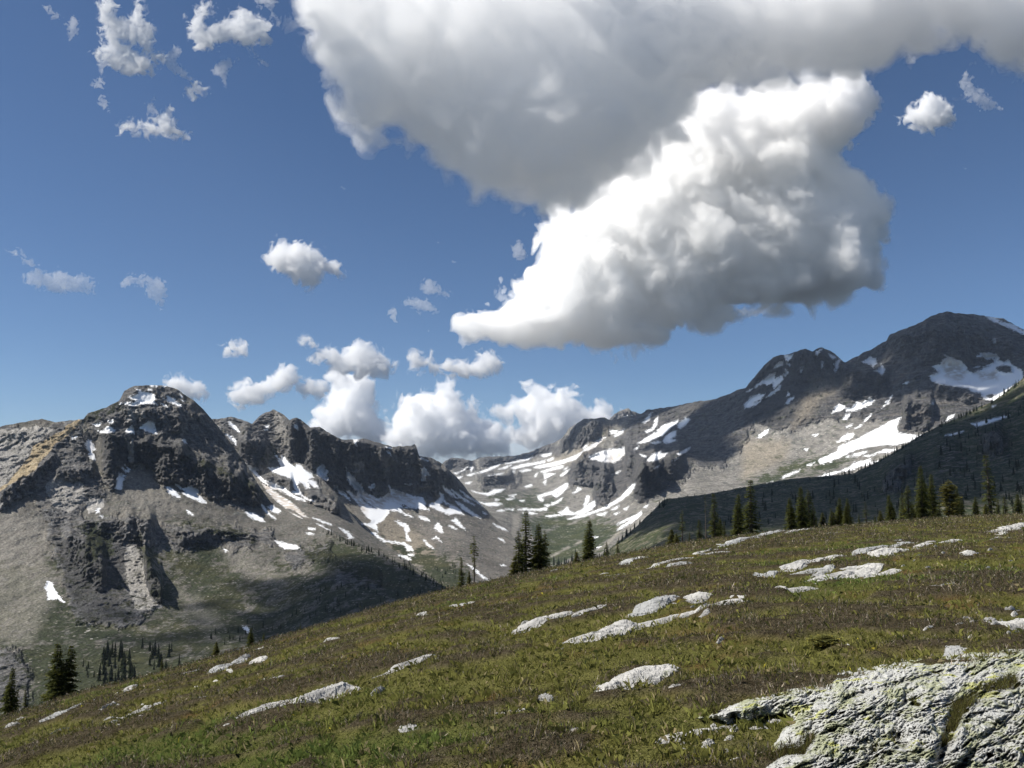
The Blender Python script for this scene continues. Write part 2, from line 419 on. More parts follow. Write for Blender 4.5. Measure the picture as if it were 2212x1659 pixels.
CLIFF_LEFT = [rg(1, c) for c in (
  [(930, 440, 520), (1050, 420, 560), (1250, 440, 580), (1330, 470, 600), (1480, 540, 640)],
  [(740, 560, 620), (800, 640, 1000), (900, 640, 1060), (1000, 650, 880), (1100, 660, 860), (1200, 690, 900), (1300, 700, 1040), (1450, 740, 1030), (1500, 820, 1000), (1600, 860, 1100), (1800, 940, 1160), (2000, 1040, 1200), (2150, 1100, 1230)],
  [(-30, 1130, 1240), (60, 1040, 1180), (200, 960, 1110), (300, 860, 1010), (400, 800, 900), (470, 800, 860)],
  [(600, 1320, 1360), (1000, 1300, 1480), (1250, 1330, 1500)], [(480, 1440, 1500), (560, 1420, 1600), (700, 1500, 1800), (850, 1650, 1900)],
  [(1320, 1360, 1400), (1450, 1400, 1520), (1700, 1380, 1480), (1850, 1400, 1450), (2060, 1430, 1470)], [(430, 900, 960), (640, 900, 1000), (760, 860, 960)])] + [rg(2, c) for c in (
  [(1130, 120, 330), (1200, 260, 520), (1290, 420, 600)],)]
CLIFF_MID = [rg(3, c) for c in (
  [(270, 480, 560), (350, 450, 680), (440, 480, 700), (520, 560, 700)],
  [(540, 300, 420), (600, 300, 560), (680, 320, 650), (780, 360, 660), (860, 380, 840), (950, 400, 850), (1050, 440, 860), (1150, 470, 890), (1250, 480, 880), (1350, 510, 890), (1450, 540, 900), (1550, 540, 840), (1650, 530, 830), (1700, 560, 860), (1750, 690, 880), (1850, 680, 920), (1950, 730, 880), (2050, 820, 900), (2110, 900, 920)])]
CLIFF_SPUR = [rg(3, c) for c in ([(450, 740, 800), (560, 760, 840), (720, 800, 880)], [(800, 900, 960), (950, 900, 1000), (1100, 980, 1100)])]
CLIFF_RIGHT = [rg(4, c) for c in (
  [(1200, 500, 600), (1250, 440, 580), (1350, 370, 530), (1450, 330, 480), (1560, 310, 380)], [(560, 610, 690), (700, 610, 650), (900, 570, 610), (1100, 510, 570), (1180, 510, 590)],
  [(580, 770, 840), (700, 750, 820), (850, 740, 790)], [(1290, 700, 800), (1380, 600, 830), (1500, 660, 840), (1650, 690, 760)], [(1480, 830, 950), (1560, 800, 980), (1650, 830, 900)],
  [(1720, 560, 760), (1850, 620, 850), (2000, 620, 800)], [(1780, 800, 920), (1850, 730, 930), (1950, 650, 900), (2100, 620, 800), (2212, 560, 700)], [(280, 650, 720), (350, 610, 700), (520, 640, 700)])] + [rg(5, c) for c in (
  [(20, 740, 790), (150, 560, 680), (300, 500, 640), (450, 480, 740), (600, 460, 720), (740, 560, 700)], [(740, 600, 800), (900, 640, 850), (1000, 640, 830), (1150, 650, 780)],
  [(1140, 370, 450), (1300, 330, 500), (1500, 300, 560), (1700, 300, 560), (1900, 350, 500), (2200, 420, 560)], [(1240, 930, 1080), (1350, 870, 1080), (1500, 900, 1060)], [(1500, 740, 830), (1700, 770, 860), (1850, 820, 900)])]
CLIFF_NEAR_R = [rg(5, c) for c in ([(1880, 1130, 1280), (1960, 1120, 1300), (2050, 1150, 1280)], [(1080, 1500, 1600), (1200, 1400, 1560), (1330, 1320, 1420)])]
ROCK_LEFT = rp(1, "700 470 1000 230 1350 230 1700 550 2150 1180 1950 1230 1500 1000 1300 760 760 640", "-60 560 380 560 640 500 700 850 820 1100 620 1250 720 1700 450 1700 330 1200 250 1100 -60 1250",
  "560 1300 1000 1280 1300 1400 1500 1500 1100 1480 900 1700 560 1700", "1300 1350 2100 1380 2212 1480 1900 1520 1400 1540") + rp(2, "450 0 950 0 1150 150 1260 560 1000 760 600 700 480 300", "-60 900 150 930 250 1150 200 1400 -60 1400") + rp(3,
  "1050 1450 1400 1500 1400 1620 1050 1620", "650 1350 1000 1300 1020 1420 700 1480")
ROCK_MID = rp(3, "90 290 560 230 800 300 1250 450 1680 500 1950 700 2130 920 1850 950 1500 850 1400 930 1250 880 1000 850 800 660 560 560 300 680", "430 740 900 760 1000 960 900 960 640 840")
ROCK_RIGHT = rp(4, "1180 600 1400 300 1560 290 1650 340 1480 480 1300 560", "1270 840 1290 720 1400 560 1700 540 1740 640 1900 700 1800 820 1600 960 1480 990 1480 830 1350 800", "560 600 1180 480 1200 560 700 670 560 700",
  "1640 520 1800 250 2250 160 2250 760 1900 950 1780 940 1860 720", "580 760 900 730 860 820 600 860", "280 600 560 600 560 700 380 740") + rp(5,
  "-20 760 300 470 600 430 820 560 1140 350 1600 140 2260 300 2260 900 1800 1000 1600 1060 1260 1130 1200 1000 900 1000 640 1000 450 1090 200 1080 -20 1020")
ROCK_NEAR = rp(5, "1840 1100 2080 1100 2080 1320 1850 1320", "1050 1600 1150 1400 1330 1260 1420 1330 1200 1600", "1500 1200 1700 1150 1750 1400 1550 1450")
DARK_RIGHT = rp(4, "1780 930 1850 780 1930 690 2050 640 2250 480 2250 700 2080 900 1960 960 1860 980") + rp(5, "0 760 300 470 600 430 720 560 560 720 420 1000 200 1080 0 1020", "740 600 1150 650 1200 800 1000 840 760 860")  # first patch paints the massif's wedge of shadow into the rock colour
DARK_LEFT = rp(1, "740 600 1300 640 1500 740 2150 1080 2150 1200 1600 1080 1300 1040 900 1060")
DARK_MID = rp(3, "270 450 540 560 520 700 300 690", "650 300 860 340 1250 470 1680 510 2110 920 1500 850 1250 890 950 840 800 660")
ROCK_RIGHT += rp(0, "1470 862 1560 850 1620 830 1650 880 1610 950 1560 1010 1450 1010 1440 930")
GRAVEL_LEFT = rp(1, "-60 1260 120 1180 330 1300 380 1500 320 1700 -60 1700", "960 900 1060 900 1300 1040 1500 1200 1250 1260 1000 1080") + rp(2, "-60 -20 330 -20 360 200 470 420 330 700 250 860 -60 880", "1720 90 1850 110 2100 260 2250 380 2150 420 1850 260", "1400 430 1560 520 1750 720 1640 760 1480 620")
PALE_MID = rp(3, "540 300 590 240 640 310 668 400 672 480 640 575 605 500 575 420", "1190 640 1280 640 1275 710 1200 735")  # sunlit facets of the jagged ridge, painted as paler rock
WARM_MID = rp(3, "1430 640 1500 595 1540 650 1440 705", "700 790 1080 920 1250 1130 1130 1060 900 900", "1300 1120 1500 1050 1800 1300 1900 1500 1500 1350")  # first patch is a sunlit facet painted into the rock colour
GRASS_RIGHT += rp(4, "620 900 1000 900 1250 960 1150 1060 800 1010", "900 1080 1150 1040 1450 1100 1200 1180 1000 1250")
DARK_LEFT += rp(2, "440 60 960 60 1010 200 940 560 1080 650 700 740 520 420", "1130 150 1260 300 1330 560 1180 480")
PALE_LEFT.pop()
# ------------------------------------------------------------------ mountains: relief sheets at their real distances, each with a far side
def tps_fit(P, v, reg=1e-4):
    P = np.asarray(P, float) / 500.0
    n = len(P)
    r2 = ((P[:, None] - P[None]) ** 2).sum(-1)
    K = 0.5 * r2 * np.log(r2 + 1e-12) + reg * np.eye(n)
    A = np.zeros((n + 3, n + 3))
    A[:n, :n] = K
    A[:n, n] = 1
    A[:n, n + 1:] = P
    A[n, :n] = 1
    A[n + 1:, :n] = P.T
    w = np.linalg.solve(A, np.concatenate([v, [0, 0, 0]]))

    def ev(X, Yv):
        q = np.stack([X.ravel(), Yv.ravel()], 1) / 500.0
        out = w[n] + q @ w[n + 1:]
        for k in range(n):
            r2 = ((q - P[k]) ** 2).sum(1)
            out += w[k] * 0.5 * r2 * np.log(r2 + 1e-12)
        return out.reshape(X.shape)
    return ev


def line(pts):
    a = np.asarray(pts, float)
    return lambda x: np.interp(x, a[:, 0], a[:, 1])


def soft_polys(X, Yv, polys, blur, wob=None, hard=False):
    """1 inside, 0 outside with a soft edge; hard returns the signed distance itself"""
    out = np.full(X.shape, -60.0)
    for p in polys:
        P = np.asarray(p)
        pad = blur * 2.5 + 6
        m = (X > P[:, 0].min() - pad) & (X < P[:, 0].max() + pad) & (Yv > P[:, 1].min() - pad) & (Yv < P[:, 1].max() + pad)
        if not m.any():
            continue
        s = poly_sdf(X[m], Yv[m], P)
        out[m] = np.maximum(out[m], s)
    if wob is not None:
        out = out + wob
    if hard:
        return out
    return sstep(-blur, blur, out)


GROUND = {}


def mountain(key, label, crest, bottom, ctrl, mat, cliffs=(), ck=0.85, snow=(), holes=(), dirty=(), grass=(), pale=(), tan=(), gravel=(), warm=(),
             step=1.8, rough=2.0, crag=9.0, gully=5.0, seed=0.0, back=0.9, base_grass=0.0, rocky=(), darkp=(), low_grass=None, gravel_k=1.0):
    cr, bo = line(crest), line(bottom)
    xs = np.arange(crest[0][0], crest[-1][0] + step, step)
    ct = cr(xs)
    z0 = np.zeros(len(xs))
    jag = fbm(np.stack([xs / 22.0, z0 + seed, z0], 1), 6, 0.68) * rough * 1.5
    ct = ct + jag
    bt = np.maximum(bo(xs), ct + 8)
    nr = int((bt - ct).max() / step) + 2
    t = np.linspace(0, 1, nr)
    X = np.repeat(xs[:, None], nr, 1)
    Yp = ct[:, None] + (bt - ct)[:, None] * t[None]
    C = np.asarray(ctrl, float)
    ev = tps_fit(C[:, :2], np.log(C[:, 2]))
    lo, hi = np.log(C[:, 2].min() * 0.9), np.log(C[:, 2].max() * 1.05)
    base = np.exp(np.clip(ev(X, Yp), lo, hi))
    Y = base.copy()
    u = base / F
    # cliffs: steep bands with a bench above them
    cm = np.zeros_like(Y)
    rk = soft_polys(X, Yp, rocky, 14.0, fbm(np.stack([X.ravel() / 26, Yp.ravel() / 26, np.full(X.size, seed + 4)], 1), 4, 0.6).reshape(X.shape) * 22)
    flat = np.stack([X.ravel() / 30, Yp.ravel() / 30, np.full(X.size, seed)], 1)
    wob = fbm(flat, 4, 0.55).reshape(X.shape)
    for c in cliffs:
        a = np.asarray(c)
        if a[:, 0].max() < xs[0] or a[:, 0].min() > xs[-1]:
            continue
        i0 = max(0, np.searchsorted(xs, a[0, 0]) - 1)
        i1 = np.searchsorted(xs, a[-1, 0]) + 1
        sl = slice(i0, i1)
        top = np.interp(xs[sl], a[:, 0], a[:, 1])
        bot = np.interp(xs[sl], a[:, 0], a[:, 2])
        xf = (xs[sl] - a[0, 0]) / (a[-1, 0] - a[0, 0])
        tp = sstep(0, 0.12, xf) * sstep(1, 0.88, xf)
        yt = np.exp(np.clip(ev(xs[sl], top), lo, hi))
        yb = np.exp(np.clip(ev(xs[sl], bot), lo, hi))
        h = np.clip(yt - yb, 0, None) * ck * tp * (0.75 + 0.55 * fbm(np.stack([xs[sl] / 34, 0 * xs[sl] + seed * 5, 0 * xs[sl]], 1), 3))
        H = (bot - top)[:, None]
        yy = Yp[sl] + wob[sl] * np.minimum(H * 0.55, 26)
        s = (yy - top[:, None]) / H
        dec = np.minimum(H * 0.45, 22)
        r = np.where(s < 0, np.exp(-np.abs((top[:, None] - yy) / dec) ** 1.3), np.clip(1 - s, 0, 1))
        Y[sl] -= h[:, None] * r
        cm[sl] = np.maximum(cm[sl], sstep(-0.08, 0.06, s) * sstep(1.12, 0.9, s) * tp[:, None])
    P3 = unproj(X, Yp, Y).reshape(-1, 3)
    uu = u.reshape(-1, 1)
    um = float(np.median(u))
    q = P3 / um
    sd = seed * 13.1
    ribs = fbm(np.stack([q[:, 0] / 26, q[:, 1] / 40, q[:, 2] / 95], 1) + sd, 6, 0.64, 2.1, 2).reshape(X.shape)
    blocks = fbm(np.stack([q[:, 0] / 11, q[:, 1] / 14, q[:, 2] / 9], 1) + sd + 5, 4, 0.6, 2.1, 0).reshape(X.shape)
    big = fbm(np.stack([q[:, 0] / 70, q[:, 1] / 100, q[:, 2] / 120], 1) + sd + 9, 3, 0.5).reshape(X.shape)
    gul = fbm(np.stack([q[:, 0] / 18 + q[:, 2] / 50, q[:, 1] / 60, q[:, 2] / 140], 1) + sd + 2, 4, 0.5, 2.1, 2).reshape(X.shape)
    fine = fbm(q / 4.0 + sd, 3, 0.6).reshape(X.shape)
    fade = sstep(0.0, 0.03, t)[None]
    sn = soft_polys(X, Yp, snow, 5.0, hard=True)
    for hpoly in holes:
        sn = np.minimum(sn, -soft_polys(X, Yp, [hpoly], 3.0, hard=True))
    calm = 1 - 0.85 * sstep(-1, 5, sn)
    warp = fbm(q / 40 + sd, 2).reshape(-1, 1) * 14
    qq = q + warp * np.array([1.0, 0.4, 0.5])
    buttress = fbm(np.stack([qq[:, 0] / 52, qq[:, 1] / 80, qq[:, 2] / 120], 1) + sd + 21, 6, 0.66, 2.15, 2).reshape(X.shape)
    ledges = fbm(np.stack([qq[:, 0] / 60, qq[:, 1] / 60, qq[:, 2] / 9 + qq[:, 0] / 45], 1) + sd + 33, 5, 0.66, 2.1, 2).reshape(X.shape)
    rm = np.maximum(rk * 0.85, cm)
    rubble = fbm(q / 7.0 + sd + 3, 4, 0.65).reshape(X.shape)
    d = (cm * crag * (ribs * 1.1 + blocks * 0.7) + rm * crag * (1.5 * buttress + 0.40 * ledges + 0.45 * blocks)
         + (1 - rm) * (gully * 0.55 * gul + crag * 0.13 * blocks + 0.45 * rubble) + big * gully * 1.6 + fine * (0.35 + 1.5 * rm)) * calm
    Y = Y + (-d * u) * (0.35 + 0.65 * fade)
    P3 = unproj(X, Yp, Y)
    # far side: falls away behind the crest
    nb = 9
    back_rows = []
    c0 = P3[:, 0]
    for k in range(1, nb + 1):
        s = k / nb
        L = c0[:, 1] * 0.22 * s
        dirv = np.stack([c0[:, 0] / c0[:, 1], np.ones(len(xs)), np.zeros(len(xs))], 1)
        pt = c0 + dirv * L[:, None]
        pt[:, 2] = c0[:, 2] - L * back * (0.45 + 0.55 * s) + np.where(k < nb, 1, 0) * fbm(pt / (um * 30), 3) * um * 4 * s
        back_rows.append(pt)
    ALL = np.concatenate([np.stack(back_rows[::-1], 1), P3], 1)
    nx, ny = ALL.shape[:2]
    idx = np.arange(nx * ny).reshape(nx, ny)
    Q = np.stack([idx[:-1, :-1], idx[:-1, 1:], idx[1:, 1:], idx[1:, :-1]], -1).reshape(-1, 4)
    # steepness of the broad form -> bare rock or rubble
    gx = np.gradient(P3, axis=0)
    gy = np.gradient(P3, axis=1)
    nrm = np.cross(gy, gx)
    nrm /= np.linalg.norm(nrm, axis=-1, keepdims=True) + 1e-9
    padv = lambda A, v=None: np.concatenate([np.repeat(A[:, :1] if v is None else np.full((nx, 1), v), nb, 1), A], 1).ravel()
    n2 = fbm(flat * 1.7 + 40, 4, 0.6).reshape(X.shape) * 9
    at = {
        "snow": padv(sn),
        "cliff": padv(np.clip(np.maximum(cm, rk * 0.75) + 0.25 * rk * np.clip(buttress, -1, 1), 0, 1)),
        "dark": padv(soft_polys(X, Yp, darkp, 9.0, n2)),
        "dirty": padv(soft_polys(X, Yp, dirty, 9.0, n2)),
        "grass": padv(np.maximum(soft_polys(X, Yp, grass, 26.0, n2 * 2.6), base_grass * (1 - cm) + (0 if low_grass is None else low_grass[2] * sstep(low_grass[0], low_grass[1], Yp + n2 * 6) * (1 - 0.6 * rk)))),
        "pale": padv(soft_polys(X, Yp, pale, 6.0, n2 * 1.0)),
        "tan": padv(soft_polys(X, Yp, tan, 2.5, n2 * 0.35)),
        "gravel": padv(gravel_k * soft_polys(X, Yp, gravel, 3.0 if gravel_k == 1 else 20.0, n2 * (0.4 if gravel_k == 1 else 2.0))),
        "warm": padv(soft_polys(X, Yp, warm, 14.0, n2)),
    }
    me = mesh_from("mountain", ALL.reshape(-1, 3), Q, [mat], attrs=at)
    o = link("mountain", me, kind="structure", label=label)
    GROUND[key] = (xs, ct, bt, t, P3)
    return o


def on(key, px, py):
    """point of a mountain sheet under a raster point"""
    xs, ct, bt, t, P3 = GROUND[key]
    i = int(np.clip(round((px - xs[0]) / (xs[1] - xs[0])), 0, len(xs) - 1))
    j = int(np.clip(round((py - ct[i]) / (bt[i] - ct[i]) * (len(t) - 1)), 0, len(t) - 1))
    return P3[i, j]


def mountain_mat(name, u, rock=(0.15, 0.147, 0.144), rubble=(0.19, 0.172, 0.15), green=(0.040, 0.047, 0.026), palec=(0.36, 0.34, 0.31), amount=1.0):
    m = NT(name)
    g = m.co(1.0 / u)                                   # one unit = one raster step at the sheet's distance
    gz = m.co((1.0 / u, 1.0 / u, 0.35 / u))
    n_big = m.noise(g, 0.012, 5, 0.6)
    n_mid = m.noise(g, 0.06, 5, 0.65)
    n_fine = m.noise(g, 0.30, 4, 0.7)
    ribs = m.noise(gz, 0.09, 5, 0.65, dist=0.6)
    strata = m.noise(m.co((0.02 / u, 0.02 / u, 0.22 / u)), 1.0, 4, 0.6)
    stones = m.vor(g, 0.22, 'F1', "Color")
    stone_d = m.vor(g, 0.22)
    big_st = m.vor(g, 0.16)
    # bare rock
    rk = m.mix(m.ramp(ribs, 0.35, 0.7), tuple(c * 0.62 for c in rock), tuple(c * 1.55 for c in rock))
    rk = m.mix(m.math('MULTIPLY', m.ramp(strata, 0.5, 0.66), 0.6), rk, tuple(c * s for c, s in zip(rock, (1.9, 1.75, 1.55))))
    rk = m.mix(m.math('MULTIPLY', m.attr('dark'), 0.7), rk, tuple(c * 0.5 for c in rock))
    # rubble
    rb = m.mix(m.ramp(n_big, 0.35, 0.65), tuple(c * 0.74 for c in rubble), tuple(c * 1.12 for c in rubble))
    rb = m.mix(m.math('MULTIPLY', m.ramp(n_mid, 0.45, 0.75), 0.55), rb, tuple(c * s for c, s in zip(rock, (0.95, 0.97, 0.95))))
    sep = m.n("ShaderNodeSeparateColor")
    m.l(stones, sep.inputs[0])
    fleck = m.math('MULTIPLY', m.ramp(sep.outputs[0], 0.80, 0.92), m.ramp(stone_d, 0.52, 0.34))
    fleck = m.math('MULTIPLY', fleck, m.ramp(m.noise(g, 0.02, 4, 0.7), 0.36, 0.54))
    dark_st = m.math('MULTIPLY', m.ramp(sep.outputs[1], 0.75, 0.9), m.ramp(stone_d, 0.55, 0.3))  # stones picked at random to be darker
    rb = m.mix(m.math('MULTIPLY', m.ramp(m.noise(m.co((0.06 / u, 0.02 / u, 0.018 / u)), 1.0, 6, 0.68, dist=1.2), 0.50, 0.66), 0.75), rb, tuple(c * s_ for c, s_ in zip(rock, (0.80, 0.84, 0.78))))
    rb = m.mix(m.math('MULTIPLY', dark_st, 0.5), rb, tuple(c * 0.5 for c in rock))
    rb = m.mix(m.math('MULTIPLY', fleck, 0.75), rb, tuple(min(0.55, c * 2.3) for c in rubble))
    col = m.mix(m.ramp(m.math('ADD', m.attr("cliff"), m.math('MULTIPLY', m.math('SUBTRACT', n_mid, 0.5), 1.1)), 0.25, 0.6), rb, rk)
    col = m.mix(m.math('MULTIPLY', m.attr("warm"), 0.75), col, m.mix(n_mid, (0.30, 0.255, 0.19), (0.22, 0.195, 0.155)))
    pf = m.ramp(m.math('ADD', m.attr("pale"), m.math('MULTIPLY', m.math('SUBTRACT', ribs, 0.5), 1.0)), 0.35, 0.75)
    col = m.mix(m.math('MULTIPLY', pf, 0.85), col, m.mix(m.ramp(n_fine, 0.3, 0.7), tuple(c * 0.72 for c in palec), palec))
    col = m.mix(m.ramp(m.attr("tan"), 0.3, 0.7), col, m.mix(m.ramp(ribs, 0.3, 0.7), (0.36, 0.275, 0.165), (0.50, 0.42, 0.29)))
    streak = m.noise(m.co((0.05 / u, 0.02 / u, 0.018 / u)), 1.0, 6, 0.68, dist=1.0)
    gsum = m.math('ADD', m.math('MULTIPLY', m.math('SUBTRACT', n_mid, 0.5), 2.2), m.math('MULTIPLY', m.math('SUBTRACT', streak, 0.5), 2.4))
    gf = m.ramp(m.math('ADD', m.math('MULTIPLY', m.attr("grass"), 0.85), gsum), 0.20, 0.72)
    gf = m.math('MULTIPLY', gf, m.math('SUBTRACT', 1.0, m.math('MULTIPLY', fleck, 0.8)))
    gcol = m.mix(m.ramp(n_fine, 0.35, 0.7), tuple(c * 0.6 for c in green), tuple(c * 1.25 for c in green))
    gcol = m.mix(m.ramp(n_big, 0.4, 0.7), gcol, tuple(c * s for c, s in zip(green, (1.35, 1.15, 1.0))))
    col = m.mix(m.math('MULTIPLY', gf, amount), col, gcol)
    # sparse moss on the rubble everywhere
    moss = m.math('MULTIPLY', m.ramp(m.noise(g, 0.035, 5, 0.7), 0.52, 0.72), 0.5)
    col = m.mix(moss, col, tuple(c * s for c, s in zip(green, (1.25, 1.1, 1.1))))
    col = m.mix(m.math('MULTIPLY', m.attr("gravel"), 0.85), col, (0.27, 0.25, 0.215))
    grain = m.math('ADD', m.ramp(m.noise(g, 0.34, 3, 0.75), 0.30, 0.70, -0.34, 0.34), m.ramp(m.noise(m.co((0.10 / u, 0.05 / u, 0.035 / u)), 1.0, 5, 0.7, dist=0.8), 0.34, 0.66, -0.20, 0.20))
    col = m.mul(col, m.gray(m.math('ADD', grain, 1.0)))
    # snow
    sf = m.ramp(m.math('ADD', m.attr("snow"), m.math('MULTIPLY', m.math('SUBTRACT', m.noise(g, 0.16, 6, 0.75), 0.47), 23.0)), -0.55, 0.55)
    sc = m.mix(m.math('MULTIPLY', m.attr("dirty"), m.ramp(m.noise(gz, 0.08, 4, 0.6), 0.3, 0.62)), (0.86, 0.87, 0.88), (0.50, 0.43, 0.36))
    col = m.mix(sf, col, sc)
    hgt = m.math('ADD', m.math('MULTIPLY', n_fine, 0.25), m.math('MULTIPLY', stone_d, -0.32))
    crk = m.math('ADD', m.math('MULTIPLY', ribs, 3.2), m.math('MULTIPLY', m.noise(g, 0.16, 6, 0.75), 2.4))
    crk = m.math('ADD', crk, m.math('MULTIPLY', strata, 1.2))
    hgt = m.math('ADD', hgt, m.math('MULTIPLY', crk, m.ramp(m.attr("cliff"), 0.1, 0.7, 0.12, 1.0)))
    nb = m.bump(m.math('MULTIPLY', hgt, m.math('SUBTRACT', 1.0, m.math('MULTIPLY', sf, 0.93))), 2.6 * u, 1.0)
    m.bsdf(col, 0.95, 0.08, nb)
    return m.m


mountain("left", "grey rounded mountain with snow patches and pale slabs on the left of the valley",
  [(-60, 925), (0, 922), (30, 915), (90, 905), (120, 912), (180, 905), (190, 893), (230, 880), (258, 865), (268, 845), (290, 833), (330, 832), (360, 833), (380, 840), (420, 866), (440, 885), (470, 920), (500, 960), (530, 1000), (560, 1050), (585, 1085), (640, 1115), (694, 1137), (751, 1170), (834, 1202), (903, 1240), (976, 1273), (1010, 1290)],
  [(-60, 1680), (0, 1640), (480, 1500), (980, 1350), (1010, 1345)],
  [(0, 925, 1350), (150, 905, 1400), (320, 833, 1550), (430, 870, 1600), (500, 960, 1600), (585, 1085, 1500), (700, 1140, 1350), (834, 1202, 1150), (976, 1273, 950), (0, 1100, 1150), (150, 1100, 1200), (330, 1000, 1430), (330, 1150, 1180), (500, 1100, 1380), (560, 1200, 1180), (750, 1250, 1020), (0, 1300, 900), (200, 1300, 930), (400, 1300, 980), (600, 1350, 900), (850, 1300, 900), (0, 1480, 700), (250, 1480, 700), (500, 1420, 760), (700, 1350, 830), (0, 1600, 620), (900, 1330, 840), (1000, 1330, 800)],
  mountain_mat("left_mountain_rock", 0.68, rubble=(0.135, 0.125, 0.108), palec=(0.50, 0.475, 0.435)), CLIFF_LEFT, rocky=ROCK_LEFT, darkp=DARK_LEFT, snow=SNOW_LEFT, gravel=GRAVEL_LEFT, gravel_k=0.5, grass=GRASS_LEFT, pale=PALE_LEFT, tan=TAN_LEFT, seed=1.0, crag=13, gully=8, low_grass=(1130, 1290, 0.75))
mountain("spur", "rubble covered spur with snow streaks between the left mountain and the jagged ridge",
  [(430, 1010), (480, 1020), (560, 1030), (600, 1012), (640, 1000), (657, 1003), (690, 1030), (725, 1063), (747, 1096), (780, 1137), (834, 1177), (864, 1197), (903, 1229), (957, 1265), (990, 1290)],
  [(430, 1060), (560, 1100), (640, 1160), (751, 1215), (834, 1250), (976, 1330), (990, 1340)],
  [(430, 1020, 1960), (560, 1040, 1900), (657, 1003, 2120), (747, 1096, 1900), (834, 1177, 1700), (957, 1265, 1400), (600, 1100, 1720), (700, 1150, 1550), (850, 1230, 1350)],
  mountain_mat("spur_rock", 0.98, rubble=(0.155, 0.142, 0.122)), CLIFF_SPUR, rocky=ROCK_MID, snow=SNOW_SPUR + SNOW_MID, dirty=DIRTY_MID, grass=GRASS_LEFT, seed=2.0, crag=7, gully=4)
mountain("mid", "jagged dark cliff ridge with snow aprons at its foot left of the valley",
  [(425, 905), (470, 905), (500, 900), (520, 905), (545, 915), (560, 900), (575, 890), (590, 885), (610, 893), (625, 908), (640, 902), (650, 905), (670, 925), (690, 922), (720, 940), (740, 950), (790, 948), (830, 960), (850, 965), (890, 962), (896, 958), (901, 968), (905, 986), (930, 988), (950, 998), (975, 1020), (1000, 1045), (1013, 1065), (1080, 1130), (1110, 1160), (1180, 1330)],
  [(425, 1060), (600, 1070), (660, 1060), (725, 1120), (780, 1190), (834, 1230), (957, 1330), (1180, 1350)],
  [(440, 890, 2300), (520, 905, 2330), (590, 885, 2420), (650, 905, 2470), (740, 950, 2520), (850, 965, 2560), (895, 962, 2580), (950, 998, 2640), (1013, 1065, 2680), (1080, 1130, 2560), (1110, 1160, 2400), (1105, 1210, 2000), (1140, 1290, 1600), (520, 1000, 2080), (590, 1000, 2180), (657, 1010, 2220), (740, 1020, 2360), (850, 1060, 2400), (900, 1060, 2420), (980, 1090, 2480), (800, 1120, 2100), (900, 1140, 2150), (1000, 1160, 2100), (870, 1220, 1750), (1000, 1240, 1650), (960, 1290, 1450), (1050, 1300, 1450)],
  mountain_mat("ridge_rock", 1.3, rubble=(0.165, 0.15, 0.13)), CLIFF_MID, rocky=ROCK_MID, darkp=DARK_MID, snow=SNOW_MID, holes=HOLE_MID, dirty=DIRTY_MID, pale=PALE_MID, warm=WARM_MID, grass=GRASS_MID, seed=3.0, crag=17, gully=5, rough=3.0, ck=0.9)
mountain("right", "high dark massif with a small glacier and long snowfields on the right of the valley",
  [(930, 1010), (955, 1000), (975, 988), (1000, 990), (1020, 996), (1035, 988), (1070, 985), (1110, 985), (1150, 975), (1165, 968), (1180, 962), (1200, 955), (1215, 945), (1230, 925), (1260, 905), (1300, 902), (1320, 908), (1385, 893), (1400, 885), (1440, 880), (1500, 868), (1545, 862), (1580, 848), (1610, 838), (1620, 825), (1650, 790), (1670, 772), (1700, 765), (1720, 760), (1738, 752), (1755, 758), (1775, 750), (1800, 762), (1825, 783), (1850, 770), (1880, 755), (1915, 735), (1921, 722), (1935, 718), (1960, 708), (1980, 700), (2010, 683), (2045, 673), (2080, 678), (2130, 682), (2170, 690), (2212, 712), (2270, 745)],
  [(930, 1060), (1013, 1110), (1110, 1210), (1180, 1345), (1250, 1320), (1371, 1250), (1444, 1150), (1700, 1110), (1850, 1090), (2000, 1010), (2270, 880)],
  [(955, 1000, 6500), (1110, 985, 6500), (1200, 950, 6200), (1260, 905, 5500), (1400, 885, 5200), (1545, 862, 4700), (1640, 800, 4400), (1755, 755, 4200), (1825, 782, 4150), (1935, 718, 3900), (2045, 673, 3800), (2212, 712, 3700),
   (1000, 1040, 4600), (1060, 1060, 4000), (1013, 1080, 3400), (1080, 1130, 2680), (1110, 1160, 2480), (1110, 1210, 2020), (1150, 1290, 1600), (1150, 1040, 5200), (1150, 1075, 4200), (1200, 1100, 3600), (1250, 1000, 4800), (1300, 1060, 4000), (1380, 1000, 4300), (1300, 1120, 3000), (1200, 1160, 2700), (1250, 1200, 2150), (1350, 1150, 2400), (1370, 1080, 3000), (1444, 1077, 2700), (1450, 980, 3900), (1550, 1000, 3500), (1600, 940, 3800), (1700, 1000, 3200), (1850, 1010, 2800), (1800, 900, 3500), (2000, 900, 3150), (2000, 820, 3500), (2150, 850, 3200), (2212, 830, 3100), (1500, 1100, 2300), (1700, 1080, 2400), (1900, 1030, 2450), (2100, 950, 2600), (2212, 900, 2700)],
  mountain_mat("massif_rock", 2.0, rock=(0.105, 0.102, 0.10), rubble=(0.20, 0.188, 0.168), green=(0.048, 0.060, 0.030)), CLIFF_RIGHT, rocky=ROCK_RIGHT, darkp=DARK_RIGHT, snow=SNOW_RIGHT, holes=HOLE_RIGHT, dirty=DIRTY_RIGHT, grass=GRASS_RIGHT, gravel=GRAVEL_RIGHT, warm=WARM_RIGHT, seed=4.0, crag=17, gully=6, rough=3.6)
